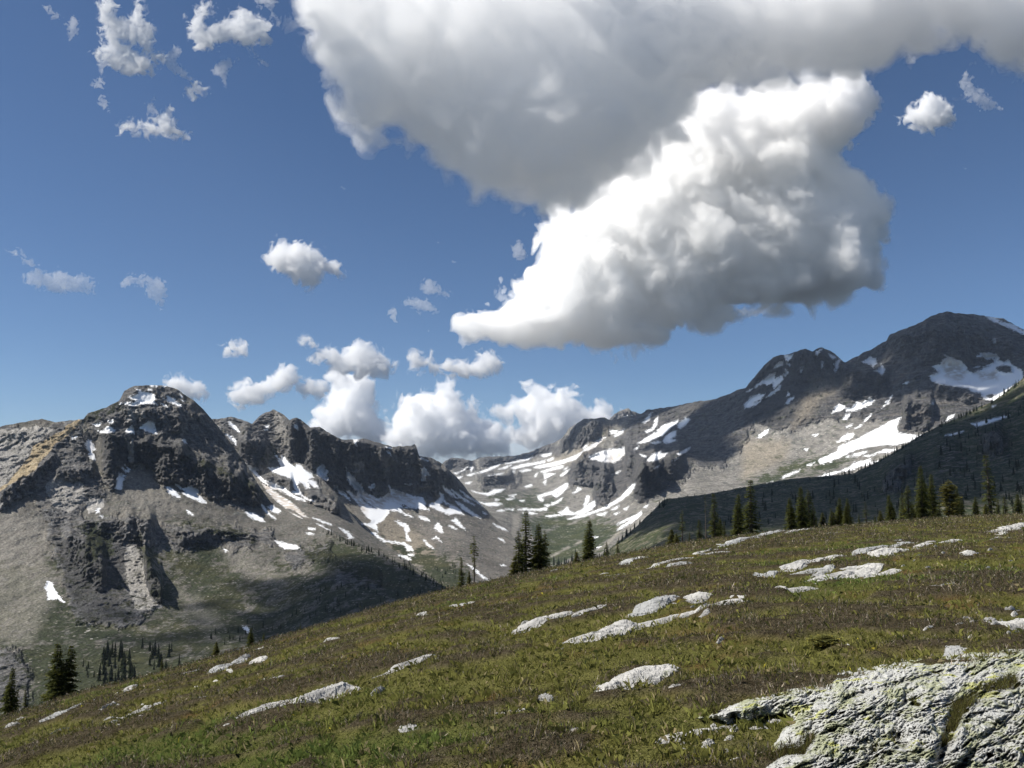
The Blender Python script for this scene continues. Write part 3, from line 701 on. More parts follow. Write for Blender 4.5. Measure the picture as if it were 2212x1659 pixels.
mountain("peak", "small far off craggy peak showing over the right valley ridge",
  [(1300, 935), (1318, 905), (1328, 893), (1340, 888), (1350, 883), (1358, 881), (1364, 888), (1372, 889), (1386, 894), (1402, 902), (1420, 930)], [(1300, 945), (1420, 945)],
  [(1318, 905, 7600), (1358, 883, 7700), (1400, 900, 7600), (1320, 940, 7000), (1360, 940, 7000), (1400, 940, 7000)],
  mountain_mat("far_peak_rock", 4.1), [[(1316, 890, 920), (1350, 885, 915), (1400, 895, 920)]], snow=SNOW_PEAK, seed=5.0, crag=8, rough=3.0, step=1.5)
mountain("near_right", "dark green wooded mountainside close behind the meadow on the right",
  [(1225, 1275), (1240, 1255), (1287, 1213), (1303, 1196), (1347, 1161), (1388, 1125), (1431, 1082), (1444, 1077), (1516, 1069), (1608, 1052), (1717, 1033), (1840, 1024), (1881, 1005), (1936, 974), (1985, 942), (2017, 925), (2072, 901), (2148, 865), (2212, 816), (2280, 770)],
  [(1225, 1310), (1300, 1270), (1500, 1230), (2000, 1180), (2280, 1170)],
  [(1240, 1255, 1100), (1347, 1161, 1350), (1431, 1079, 1600), (1608, 1052, 1650), (1840, 1024, 1600), (1985, 942, 1700), (2148, 865, 1750), (2230, 812, 1750), (1400, 1200, 900), (1600, 1150, 950), (1800, 1120, 950), (2000, 1050, 1050), (2212, 1000, 1050), (2212, 1150, 650), (1900, 1180, 650), (1500, 1230, 650)],
  mountain_mat("wooded_slope", 0.68, rock=(0.16, 0.15, 0.135), rubble=(0.14, 0.125, 0.09), green=(0.036, 0.048, 0.023)), CLIFF_NEAR_R, rocky=ROCK_NEAR, snow=SNOW_NEAR_R, base_grass=0.72, seed=6.0, crag=12, gully=16, rough=2.5)
# ------------------------------------------------------------------ the heather meadow the camera stands on
EYE = 1.65
EDGE = [(-700, 1760), (-300, 1650), (0, 1560), (85, 1530), (170, 1502), (330, 1462), (480, 1421), (620, 1376), (770, 1331), (870, 1301), (980, 1275), (1120, 1246), (1270, 1214), (1390, 1192), (1500, 1172), (1640, 1155), (1800, 1140), (2000, 1123), (2120, 1115), (2212, 1113), (2600, 1110), (3000, 1105)]
EDIST = [(-700, 30), (0, 36), (500, 44), (1000, 58), (1300, 72), (1700, 92), (2212, 118), (3000, 130)]
_e = np.array(EDGE, float)
_ed = unproj(_e[:, 0], _e[:, 1], 1.0)
_EQ, _EK = _ed[:, 0], _ed[:, 2]
_EYd = np.interp(_e[:, 0], *np.array(EDIST, float).T)


def _coef(q):
    qs = np.linspace(-1.3, 1.3, 521)
    k = np.interp(qs, _EQ, _EK)
    y = np.interp(qs, _EQ, _EYd)
    ker = np.exp(-np.linspace(-2, 2, 15) ** 2)
    ker /= ker.sum()
    k = np.convolve(np.pad(k, 7, 'edge'), ker, 'valid')
    ke, ye = np.interp(q, qs, k), np.interp(q, qs, y)
    return ke + 2 * EYE / ye, -EYE / ye ** 2, ye


def ground_z(x, Y, bumps=True):
    x, Y = np.broadcast_arrays(np.asarray(x, float), np.asarray(Y, float))
    sh = x.shape
    x, Y = x.ravel(), np.maximum(Y.ravel(), 0.3)
    q = np.clip(x / Y, -1.25, 1.25)
    s1, s2, ye = _coef(q)
    yl = ye * 1.7
    yy = np.minimum(Y, yl)
    z = -EYE + s1 * yy + s2 * yy ** 2
    over = np.maximum(Y - yl, 0)
    z += over * (s1 + 2 * s2 * yl) - 0.42 * over * over / (over + 60)
    if bumps:
        P = np.stack([x, Y, 0 * x], 1)
        z = z + 0.10 * fbm(P / 6.5, 3, 0.5) * np.clip(Y / 12, 0.4, 1.6) + 0.075 * fbm(P / 1.3 + 5, 3, 0.55)
        z = z + 0.06 * patches(x, Y)[0] * np.clip(Y / 8, 0.5, 1.5)
    return z.reshape(sh)


def ground_at(px, py):
    """point of the meadow seen at a raster point (near side of the rise)"""
    d = unproj(px, py, 1.0)
    q, k = float(d[0]), float(d[2])
    s1, s2, ye = [float(v) for v in _coef(np.array([q]))[:3]]
    b = s1 - k
    disc = b * b + 4 * s2 * EYE
    Y = ye * 0.97 if disc <= 0 else (-b + math.sqrt(disc)) / (2 * s2)
    Y = min(max(Y, 1.5), ye * 0.99)
    return np.array([q * Y, Y, float(ground_z(q * Y, Y))])


def patches(x, Y):
    """0 grass .. 1 heather, and a moss field, shared by the soil and the plants"""
    x, Y = np.asarray(x, float), np.asarray(Y, float)
    st = np.stack([x * 0.9 + Y * 0.1, Y, 0 * x], -1).reshape(-1, 3)
    a = fbm(st / np.array([3.6, 3.0, 1]) + 11, 4, 0.55).reshape(x.shape)
    b = fbm(st / np.array([1.25, 1.1, 1]) + 71, 3, 0.55).reshape(x.shape)
    c = fbm(st / np.array([7.0, 5.0, 1]) + 131, 3, 0.5).reshape(x.shape)
    he = sstep(-0.01, 0.15, a * 0.85 + b * 0.75)
    moss = sstep(0.0, 0.4, c - a * 0.4)
    return he, moss


def soil_mat():
    m = NT("meadow_turf")
    g = m.co(1.0)
    n = m.noise(g, 9.0, 5, 0.65)
    n2 = m.noise(g, 1.7, 5, 0.6)
    n3 = m.noise(g, 38.0, 3, 0.6)
    gr = m.mix(m.ramp(n2, 0.35, 0.65), (0.105, 0.103, 0.033), (0.140, 0.134, 0.044))
    gr = m.mix(m.attr("moss"), gr, (0.090, 0.100, 0.030))
    rust = m.mix(n2, (0.145, 0.092, 0.034), (0.105, 0.078, 0.036))
    gr = m.mix(m.ramp(m.noise(g, 0.55, 4, 0.6), 0.5, 0.68), gr, rust)
    he = m.mix(m.ramp(n, 0.35, 0.65), (0.046, 0.037, 0.023), (0.100, 0.083, 0.054))
    col = m.mix(m.attr("heath"), gr, he)
    col = m.mul(col, m.gray(m.ramp(n3, 0.25, 0.7, 0.55, 1.2)))
    nb = m.bump(m.math('ADD', n3, m.math('MULTIPLY', n, 1.5)), 0.05, 0.9)
    m.bsdf(col, 1.0, 0.0, nb)
    return m.m


qs = np.linspace(-1.15, 1.15, 760)
ys = np.concatenate([np.geomspace(1.0, 130, 560), np.geomspace(132, 700, 60)])
QG, YG = np.meshgrid(qs, ys, indexing='ij')
XG = QG * YG
ZG = ground_z(XG, YG)
he, mo = patches(XG, YG)
idx = np.arange(XG.size).reshape(XG.shape)
Qd = np.stack([idx[:-1, :-1], idx[1:, :-1], idx[1:, 1:], idx[:-1, 1:]], -1).reshape(-1, 4)
link("meadow", mesh_from("meadow", np.stack([XG, YG, ZG], -1).reshape(-1, 3), Qd, [soil_mat()], attrs={"heath": he.ravel(), "moss": mo.ravel()}), kind="structure")


def plant_mat(name, rough=0.8):
    m = NT(name)
    c = m.attr("tint", "Color")
    d = m.n("ShaderNodeBsdfDiffuse")
    m.l(c, d.inputs[0])
    tr = m.n("ShaderNodeBsdfTranslucent")
    m.l(c, tr.inputs[0])
    mx = m.n("ShaderNodeMixShader")
    mx.inputs[0].default_value = 0.33
    m.l(d.outputs[0], mx.inputs[1])
    m.l(tr.outputs[0], mx.inputs[2])
    m.l(mx.outputs[0], m.out.inputs[0])
    return m.m


# ------------------------------------------------------------------ pale rock ledges and stones in the meadow
def ledge_mat(name, base=(0.60, 0.585, 0.55), dark=(0.24, 0.235, 0.225), s=1.0):
    m = NT(name)
    g = m.co(1.0)
    n1 = m.noise(g, 3.0 * s, 6, 0.65)
    n2 = m.noise(g, 14.0 * s, 5, 0.7)
    n3 = m.noise(m.co((2.2 * s, 9 * s, 16 * s)), 1.0, 5, 0.65, dist=0.8)
    v = m.mix(m.ramp(n3, 0.42, 0.57), dark, base)
    v = m.mix(m.ramp(n1, 0.42, 0.62), tuple(c * 0.82 for c in base), v)
    v = m.mix(m.math('MULTIPLY', m.ramp(n2, 0.58, 0.75), 0.7), v, (0.13, 0.13, 0.125))
    v = m.mix(m.math('MULTIPLY', m.ramp(m.noise(g, 1.3 * s, 5, 0.65), 0.46, 0.62), 0.6), v, tuple(c * 0.5 for c in base))
    lich = m.math('MULTIPLY', m.ramp(m.noise(g, 6.5 * s, 4, 0.6), 0.60, 0.72), 0.5)
    v = m.mix(lich, v, (0.33, 0.35, 0.22))
    nb = m.bump(m.math('ADD', m.math('MULTIPLY', n2, 1.0), m.math('MULTIPLY', n3, 1.3)), 0.05 / s, 0.9)
    m.bsdf(v, 0.9, 0.15, nb)
    return m.m


LEDGE_MATS = [ledge_mat("white_gneiss"), ledge_mat("grey_gneiss", (0.48, 0.48, 0.465), (0.19, 0.195, 0.20)), ledge_mat("stone_quartz", (0.68, 0.66, 0.61), (0.40, 0.385, 0.36), 2.0)]


FOOT = []


def on_rock(x, Y):
    hit = np.zeros(len(x), bool)
    for mid, dx, nrm, L, Wd, hv in FOOT:
        r = 0.62 * L + Wd
        m = np.nonzero((np.abs(x - mid[0]) < r) & (np.abs(Y - mid[1]) < r))[0]
        if not len(m):
            continue
        a = ((x[m] - mid[0]) * dx[0] + (Y[m] - mid[1]) * dx[1]) / L
        b = ((x[m] - mid[0]) * nrm[0] + (Y[m] - mid[1]) * nrm[1]) / (Wd * 0.5)
        i = np.round((a + 0.62) / 1.24 * (hv.shape[0] - 1)).astype(int)
        j = np.round((b + 1.15) / 2.3 * (hv.shape[1] - 1)).astype(int)
        ok = (i >= 0) & (i < hv.shape[0]) & (j >= 0) & (j < hv.shape[1])
        hit[m[ok]] |= hv[i[ok], j[ok]] > 0.015
    return hit


def ledge(p1, p2, th, seed, mat, name="rock_ledge"):
    """elongated broken slab from p1 to p2 (raster), th = its apparent thickness; local origin at its base"""
    A, B = ground_at(*p1), ground_at(*p2)
    mid = (A + B) / 2
    u = mid[1] / F
    L = max(np.linalg.norm((B - A)[:2]), 3 * u)
    dx = (B - A)[:2] / max(np.linalg.norm((B - A)[:2]), 1e-6)
    nrm = np.array([-dx[1], dx[0]])
    if nrm[1] < 0:
        nrm = -nrm
    compact = L < 45 * u
    H = th * u * (0.85 if compact else 0.34)
    Wd = th * u * (1.6 if compact else 3.3)
    nu = int(np.clip(L * 1.2 / (1.2 * u), 14, 150))
    nv = 34
    UU, VV = np.meshgrid(np.linspace(-0.62, 0.62, nu), np.linspace(-1.15, 1.15, nv), indexing='ij')
    a, b = UU * L, VV * Wd * 0.5
    N = lambda s1, s2, o, mode=0, g=0.55, k=0.0: fbm(np.stack([a / s1, b / s2, 0 * a + seed * 3.7 + k], -1).reshape(-1, 3), o, g, 2.1, mode).reshape(a.shape)
    cl = min(L * 0.3, Wd * 1.6)
    e = 1.0 - np.sqrt((2 * UU) ** 4 + VV ** 2)
    e = e * (1.1 if compact else 1.0) + (0 if compact else 0.06) + (0.36 if compact else 0.62) * N(cl * 0.8, Wd * 0.40, 5, 0, 0.66) + 0.24 * N(cl * 0.25, Wd * 0.16, 4, 0, 0.6, 9)
    st = np.clip(e * 2.6, -1, 3)
    terr = np.floor(st) + sstep(0.40, 0.60, st - np.floor(st))
    hv = H * (0.16 * np.clip(e * 3.2, -1.0, 1.6) + 0.30 * terr + 0.42 * N(cl * 0.22, Wd * 0.12, 5, 2, 0.65, 5) * np.clip(e * 4, 0, 1))
    hv = hv * np.where(VV < 0, 1.0, 1.0 - 0.45 * np.clip(VV, 0, 1)) + 0.16 * H
    edge = np.maximum(np.abs(UU) / 0.62, np.abs(VV) / 1.15)
    hv = np.where(edge > 0.93, -0.5 * H - 0.04, hv - 0.01)
    FOOT.append((mid, dx, nrm, L, Wd, hv))
    xy = mid[:2] + a[..., None] * dx + b[..., None] * nrm
    g = ground_z(xy[..., 0], xy[..., 1], True)
    P = np.stack([xy[..., 0], xy[..., 1], g + hv], -1)
    jit = np.stack([N(H * 1.4 + 0.02, H * 1.4 + 0.02, 3, 0, 0.6, 13), N(H * 1.4 + 0.02, H * 1.4 + 0.02, 3, 0, 0.6, 17)], -1) * H * 0.22
    P[..., :2] += jit
    idx = np.arange(P.shape[0] * P.shape[1]).reshape(P.shape[:2])
    Q = np.stack([idx[:-1, :-1], idx[1:, :-1], idx[1:, 1:], idx[:-1, 1:]], -1).reshape(-1, 4)
    if np.cross(dx, nrm) < 0:
        Q = Q[:, ::-1]
    base = np.array([mid[0], mid[1], mid[2]])
    return link(name, mesh_from(name, P.reshape(-1, 3) - base, Q, [mat], smooth=False), loc=base)


LEDGES = [  # enlargement, x1 y1 x2 y2, thickness in that enlargement, what singles it out
  (6, 2050, 580, 2215, 535, 25, "pale ledge running off the right edge just below the far trees"),
  (6, 2010, 612, 2140, 598, 10, "thin low ledge under the pale one at the right edge"),
  (6, 1190, 712, 1530, 640, 25, "long straight white ledge with a grey front face on the right meadow"),
  (6, 1380, 712, 1490, 684, 42, "chunky white boulder just below the long straight ledge"),
  (6, 845, 762, 980, 757, 20, "flat white tongue of rock left of the stacked slabs"),
  (6, 860, 792, 1160, 722, 34, "broad tilted white slab on top of the stacked group"),
  (6, 915, 820, 1090, 790, 46, "bright block with a grey right flank in the stacked slabs"),
  (6, 1000, 852, 1270, 790, 36, "lowest long pale ledge of the stacked slab group"),
  (6, 1270, 828, 1360, 780, 40, "leaning white slab at the right end of the lowest ledge"),
  (6, 1280, 772, 1420, 768, 12, "thin flat ledge behind the leaning white slab"),
  (6, 1205, 820, 1245, 812, 18, "small white block between the lowest ledge and the leaning slab"),
  (6, 1410, 818, 1485, 804, 28, "low pale boulder right of the leaning white slab"),
  (6, 1590, 672, 1680, 632, 14, "slanting white rock beyond the right end of the long straight ledge"),
  (6, 1755, 630, 1840, 614, 20, "small pale two lumped rock in the heather on the right meadow"),
  (6, 1835, 728, 1920, 712, 22, "cluster of pale broken rock in heather near the right edge"),
  (6, 695, 842, 775, 808, 30, "pink grey tilted slab left of the stacked white slabs"),
  (6, 185, 778, 325, 762, 28, "oval grey rock below the long double ledge under the dark trees"),
  (6, 70, 785, 330, 716, 20, "long low ledge sloping up under the dark right hand tree pairs"),
  (6, 380, 708, 550, 690, 22, "lumpy white ledge end under the right hand tree pair"),
  (6, 330, 704, 470, 680, 14, "thin streak of rock above the lumpy ledge end"),
  (6, 510, 652, 660, 616, 22, "grey curved ledge on the meadow crest below the tall dark tree"),
  (6, 700, 600, 860, 567, 18, "grey ledge on the crest below the three stemmed tree clump"),
  (6, 870, 580, 1005, 556, 12, "thin white ledge on the crest right of the three stemmed clump"),
  (6, 1030, 588, 1155, 577, 10, "faint long pale streak of rock on the upper right meadow"),
  (6, 0, 738, 60, 718, 24, "grey rock knob left of the long low ledge under the trees"),
  (8, 0, 180, 200, 98, 46, "grey weathered ledge rising to the dark heather mound at mid meadow"),
  (8, 290, 118, 400, 85, 42, "upright whitish boulder in the dark heather mound at mid meadow"),
  (8, 400, 134, 605, 92, 36, "rough white ledge right of the upright boulder at mid meadow"),
  (8, 0, 232, 395, 152, 36, "long broken white ledge below the dark heather mound"),
  (8, 350, 192, 430, 182, 16, "small flat white stone at the right end of the long broken ledge"),
  (8, 810, 62, 1030, 38, 32, "patchy white ledge alone in the middle of the right meadow"),
  (8, 1690, 62, 1840, 30, 12, "single thin slanting stone streak far right on the meadow"),
  (8, 300, 60, 450, 40, 10, "thin stone streak above the upright boulder at mid meadow"),
  (8, 460, 340, 502, 328, 16, "lone square white stone plate lying on green turf"),
  (8, 190, 632, 265, 626, 12, "small flat white stone in grass left of the big outcrop"),
  (8, 1640, 284, 1700, 276, 12, "flat white stone in brown heather above the big outcrop"),
  (8, 1175, 358, 1225, 364, 12, "small white stone beside the yellow green bush"),
  (8, 1980, 250, 2070, 250, 22, "white blocky stone on the bank near the right edge"),
  (8, 2120, 275, 2215, 245, 56, "whitish boulder cut by the right edge above the big outcrop"),
  (8, 1750, 404, 1850, 376, 30, "grey rock with a dark hollow on top of the big outcrop's crest"),
  (8, 110, 895, 460, 805, 44, "low white ledge with reddish soil at the foot of the big outcrop"),
  (8, 645, 800, 780, 782, 30, "layered white flakes of rock beside the big outcrop"),
  (8, 760, 774, 870, 738, 26, "bright white shard leaning on the big outcrop's left flank"),
  (8, 545, 822, 590, 802, 24, "pale pointed stone in the heather below the outcrop's tail"),
  (8, 380, 922, 450, 902, 30, "crumbled white stone heap left of the outcrop's foot"),
  (8, 500, 1010, 700, 985, 20, "long pale ledge emerging at the bottom left of the big outcrop"),
  (8, 500, 945, 540, 938, 20, "small cream stone in rust coloured turf by the outcrop's foot"),
  (7, 1310, 982, 1370, 962, 20, "small white rock on the crest right of the central fir clump"),
  (7, 1830, 1045, 2110, 990, 24, "double white ledge on the crest right of the lone fir"),
  (7, 2080, 915, 2230, 845, 40, "striped grey ledge on the crest above the double white ledge"),
  (7, 1860, 1012, 1930, 978, 20, "little grey rock above the left end of the double white ledge"),
  (7, 270, 1362, 400, 1334, 20, "small grey ledge in brown heath below the thin bare fir"),
  (7, 360, 1374, 490, 1348, 12, "low stone streak right of the small grey ledge below the thin fir"),
  (2, 890, 1288, 1070, 1234, 26, "white wedge shaped boulder on the lower left crest"),
  (2, 110, 1498, 290, 1448, 30, "smooth white boulder near the left edge under the sparse tree"),
  (2, 350, 1545, 500, 1475, 36, "blue grey faced ledge right of the smooth boulder near the left edge"),
  (2, 500, 1478, 715, 1374, 24, "pale ledge climbing from the blue grey one toward the big fir"),
  (2, 610, 1622, 960, 1492, 16, "long thin lower half of the white vein across the left meadow"),
  (2, 960, 1492, 1340, 1322, 26, "upper half of the long white vein across the left meadow"),
  (2, 780, 1444, 940, 1402, 20, "broken pale lumps above the long white vein"),
  (2, 30, 1612, 150, 1577, 20, "small slanting rock at the lower left corner of the slope"),
  (2, 390, 1602, 555, 1548, 13, "thin white streak below the blue grey faced ledge"),
  (2, 1550, 1322, 1660, 1298, 13, "short thin ledge in brown heath right of the long white vein"),
  (2, 1700, 1122, 1900, 1032, 44, "large cracked grey white ledge on the left crest"),
  (2, 1870, 1042, 1990, 1006, 26, "pale top piece joined to the large cracked ledge"),
  (2, 1980, 1064, 2080, 1026, 36, "grey blue block right of the large cracked ledge"),
  (2, 1840, 972, 2080, 902, 11, "very thin white rim of rock on the crest above the cracked ledge"),
  (2, 1420, 1122, 1600, 1082, 18, "low grey ledge on the crest left of the cracked ledge"),
  (2, 1960, 1248, 2215, 1192, 20, "crooked white ledge below the cracked ledge on the left slope"),
  (2, 2050, 1184, 2120, 1172, 13, "small white stone above the crooked ledge"),
  (0, 515, 1573, 640, 1522, 17, "lower left part of the bright twin ledge in the grassy foreground"),
  (0, 632, 1541, 768, 1489, 22, "upper right part of the bright twin ledge in the grassy foreground"),
  (0, 805, 1470, 975, 1412, 8, "long thin stone line climbing right from the twin ledge"),
  (0, 1103, 1365, 1240, 1330, 13, "white ledge in the meadow below the central fir clump"),
  (0, 1240, 1338, 1302, 1316, 9, "short streak continuing the white ledge below the fir clump"),
  (0, 1233, 1396, 1372, 1346, 22, "knobbly white ledge between the meadow centre and the heather mound"),
  (0, 1308, 1503, 1452, 1446, 26, "pale pile shaped like a fan in the near middle meadow"),
  (0, 1075, 1547, 1140, 1535, 9, "flat stone sliver left of the fan shaped pile"),
  (0, 1163, 1522, 1198, 1518, 9, "tiny bright flat stone in the near middle grass"),
  (0, 860, 1592, 902, 1577, 10, "stubby pale stone in the near grass left of centre"),
  (0, 983, 1312, 1022, 1307, 8, "small white stone on the heath below the two thin firs"),
  (0, 800, 1508, 832, 1496, 9, "pair of white stones right of the twin ledge"),
  (0, 1230, 1588, 1262, 1581, 7, "lone pale chip in the near grass right of centre"),
  (0, 690, 1395, 735, 1386, 7, "thin stone on the crest at the left middle"),
  (0, 905, 1333, 945, 1328, 6, "little flat stone on the crest below the spur"),
]
for n, (k, x1, y1, x2, y2, th, lab) in enumerate(LEDGES):
    (a, b) = rg(k, [(x1, y1), (x2, y2)])
    th = th * REG[k][0] * 1.15
    small = abs(b[0] - a[0]) < 28
    o = ledge(a[:2], b[:2], th, 1.37 * n + 0.5, LEDGE_MATS[2 if small else (1 if "grey" in lab else 0)], "stone" if small else "rock_ledge")
    o["label"] = lab
    o["category"] = "stone" if small else "rock"
    o["group"] = "pale rocks in the meadow"
# loose small stones
rs = random.Random(5)
ZONES = [("small white stones strewn on the bank above the big outcrop", [(2050, 1330), (2212, 1320), (2212, 1375), (2080, 1380)], 22, 5),
         ("scattered small white stones in the upper right heath", [(1900, 1170), (2200, 1170), (2200, 1240), (1950, 1240)], 18, 3),
         ("small pale chips lying around the foot of the big outcrop", [(1480, 1560), (1660, 1540), (1640, 1640), (1450, 1640)], 14, 6),
         ("tiny pale stones dotted over the left slope", [(200, 1540), (520, 1450), (560, 1500), (260, 1590)], 16, 3)]
for lab, pg, cnt, sz in ZONES:
    P = np.array(pg, float)
    c = 0
    while c < cnt:
        x, y = rs.uniform(P[:, 0].min(), P[:, 0].max()), rs.uniform(P[:, 1].min(), P[:, 1].max())
        if poly_sdf(np.array([x]), np.array([y]), P)[0] < 0:
            continue
        w = rs.uniform(0.8, 2.0) * sz
        o = ledge((x - w, y + w * 0.15), (x + w, y - w * 0.15), rs.uniform(0.7, 1.3) * sz, 300 + rs.random() * 90, LEDGE_MATS[2], "stone")
        o["label"], o["category"], o["group"] = lab, "stone", "loose stones"
        c += 1


# splinters strung along and beyond the ends of the long ledges
for n, (k, x1, y1, x2, y2, th, lab) in enumerate(LEDGES):
    (a, b) = rg(k, [(x1, y1), (x2, y2)])
    Lp = abs(b[0] - a[0])
    if Lp < 60:
        continue
    for c in range(int(rs.uniform(1.5, 4.2))):
        t = rs.uniform(-0.25, 1.3)
        x, y = a[0] + (b[0] - a[0]) * t, a[1] + (b[1] - a[1]) * t + rs.uniform(-1, 1) * 7
        if not 4 < x < 2208 or y < 1130 or x > 1500 and y > 1400:
            continue
        w = rs.uniform(3, 12)
        o = ledge((x - w, y + w * 0.22), (x + w, y - w * 0.22), rs.uniform(2.0, 5.0), 500 + rs.random() * 90, LEDGE_MATS[rs.choice((0, 1, 2))], "stone")
        o["label"], o["category"], o["group"] = "small pale rock splinters strung along the long ledges of the meadow", "stone", "rock splinters"


def big_outcrop():
    """the lichen covered outcrop in the lower right corner"""
    OUT = rg(8, [(370, 762), (420, 730), (500, 700), (640, 645), (740, 618), (800, 578), (850, 575), (950, 572), (1040, 555), (1100, 530), (1130, 505), (1200, 480), (1290, 472), (1400, 452), (1530, 430), (1700, 420), (1850, 398), (2212, 345), (2800, 280), (2800, 1700), (650, 1700), (690, 1045), (755, 960), (790, 890), (860, 800), (900, 770), (840, 742), (760, 755), (640, 775), (560, 765), (520, 790), (470, 772)])
    xs = np.arange(1490, 2420, 1.25)
    nr = 400
    t = np.linspace(0, 1, nr)
    ol = np.array([q for q in OUT if q[1] < 1560])
    ct = np.interp(xs, *ol[:12 + 6].T) - 14
    bt = np.interp(xs, [1490, 1600, 2420], [1600, 1720, 1800])
    X = np.repeat(xs[:, None], nr, 1)
    Yp = ct[:, None] + (bt - ct)[:, None] * t
    dd = unproj(X, Yp, 1.0)
    s1, s2, ye = [v.reshape(X.shape) for v in _coef(dd[..., 0].ravel())]
    bq = s1 - dd[..., 2]
    disc = np.maximum(bq * bq + 4 * s2 * EYE, 0)
    Yg = (-bq + np.sqrt(disc)) / (2 * s2)
    flat3 = np.stack([X / 26, Yp / 26, 0 * X], -1).reshape(-1, 3)
    sd = poly_sdf(X, Yp, OUT) + fbm(flat3, 5, 0.6).reshape(X.shape) * 14
    Y = Yg.copy()
    u = Y / F
    al = math.radians(27)
    a = (X * math.cos(al) - Yp * math.sin(al))
    b = (X * math.sin(al) + Yp * math.cos(al))
    wp = fbm(np.stack([a / 160, b / 60, 0 * a], -1).reshape(-1, 3), 3).reshape(a.shape) * 30
    n3 = lambda s1, s2, o, m, sd=0, g=0.55: fbm(np.stack([(a + 0.6 * wp) / s1, (b + wp) / s2, 0 * a + sd], -1).reshape(-1, 3), o, g, 2.1, m).reshape(a.shape)
    lay = n3(90, 38, 5, 2, 1)
    lump = n3(95, 60, 3, 0, 4)
    cr = n3(34, 13, 4, 1, 8, 0.6)
    fine = n3(9, 5, 4, 0, 12, 0.65)
    pits = sstep(0.28, 0.50, n3(44, 20, 3, 0, 16))
    # hollows where soil and heather lie, and the two deep clefts
    def cleft(p, w):
        P = np.array(p, float)
        d = np.full(X.shape, 1e9)
        for k in range(len(P) - 1):
            e = P[k + 1] - P[k]
            s = np.clip(((X - P[k, 0]) * e[0] + (Yp - P[k, 1]) * e[1]) / (e @ e), 0, 1)
            d = np.minimum(d, np.hypot(X - P[k, 0] - s * e[0], Yp - P[k, 1] - s * e[1]))
        return np.exp(-(d / w) ** 2)
    cl = cleft(rg(8, [(690, 1045), (860, 960), (960, 960), (1010, 870)]), 9) * 0.8 + cleft(rg(8, [(1330, 1000), (1400, 870), (1500, 860), (1560, 960)]), 11) * 0.45 + cleft(rg(8, [(1740, 1000), (1850, 700), (2000, 620), (2150, 560)]), 16) + cleft(rg(8, [(1200, 650), (1500, 560), (1750, 500)]), 7) * 0.5 + cleft(rg(8, [(1850, 1045), (1960, 900), (2212, 700)]), 10) * 0.6
    d = 8 * lay + 20 * lump + 10 * (0.3 - cr) * 1.6 + 3.0 * fine - 15 * pits - 20 * cl
    tt = (20 * lump + 8 * lay) / 8.0
    d += 0.75 * 8.0 * (np.floor(tt) + sstep(0.30, 0.70, tt - np.floor(tt)) - tt) + 3.5 * fine + 5.0 * (0.25 - n3(17, 9, 4, 1, 31, 0.65)) * 2
    lift = 0.15 * (1 - np.exp(-np.maximum(sd, 0) / 75)) + np.minimum(sd, 0) * 0.006 + 0.02 * sstep(0, 5, sd)
    Y2 = Yg * (1 - lift - d * 0.0022 * sstep(-2, 22, sd) + 0.02)
    P3 = unproj(X, Yp, Y2)
    bk = [P3[:, 0] + np.array([0, 1, 0]) * s * 0.9 + np.array([0, 0, -1]) * (s ** 1.5) * 0.9 for s in (1.0, 0.7, 0.4, 0.2, 0.08)]
    ALL = np.concatenate([np.stack(bk, 1), P3], 1)
    nx, ny = ALL.shape[:2]
    idx = np.arange(nx * ny).reshape(nx, ny)
    Q = np.stack([idx[:-1, :-1], idx[:-1, 1:], idx[1:, 1:], idx[1:, :-1]], -1).reshape(-1, 4)
    pv = lambda A: np.concatenate([np.repeat(A[:, :1], 5, 1), A], 1).ravel()
    lic = n3(60, 40, 4, 0, 21)
    m = NT("lichen_outcrop_rock")
    g = m.co(1.0)
    na = m.noise(g, 9, 6, 0.7)
    nb_ = m.noise(g, 40, 5, 0.7)
    nc = m.noise(g, 3.2, 5, 0.65)
    vein = m.noise(m.co((9, 16, 26)), 1.0, 6, 0.7, dist=1.2)
    v = m.mix(m.ramp(vein, 0.38, 0.60), (0.31, 0.31, 0.295), (0.73, 0.72, 0.68))
    v = m.mix(m.ramp(na, 0.45, 0.62), m.mix(nb_, (0.40, 0.405, 0.385), (0.68, 0.675, 0.63)), v)
    v = m.mix(m.math('MULTIPLY', m.ramp(nb_, 0.57, 0.68), 0.8), v, (0.08, 0.08, 0.075))
    lf = m.ramp(m.math('ADD', m.attr("lichen"), m.math('MULTIPLY', m.math('SUBTRACT', na, 0.5), 2.2)), -0.10, 0.25)
    v = m.mix(m.math('MULTIPLY', lf, 0.8), v, m.mix(m.ramp(nb_, 0.4, 0.6), (0.25, 0.275, 0.13), (0.42, 0.43, 0.26)))
    v = m.mix(m.math('MULTIPLY', m.ramp(m.noise(g, 5.0, 4, 0.5), 0.61, 0.65), 0.8), v, (0.47, 0.48, 0.13))
    v = m.mix(m.math('MULTIPLY', m.attr("pit"), m.ramp(na, 0.3, 0.6)), v, (0.055, 0.045, 0.03))
    ed = m.ramp(m.vor(m.co((7, 11, 15)), 1.0, 'DISTANCE_TO_EDGE'), 0.0, 0.035)
    v = m.mix(m.math('MULTIPLY', m.math('SUBTRACT', 1.0, ed), m.ramp(na, 0.48, 0.66)), v, (0.06, 0.058, 0.052))
    h = m.math('ADD', m.math('MULTIPLY', nb_, 0.8), m.math('ADD', na, m.math('MULTIPLY', vein, 1.2)))
    m.bsdf(v, 0.92, 0.12, m.bump(h, 0.02, 0.9))
    base = P3[:, -1].mean(0)
    base[2] = -EYE - 0.2
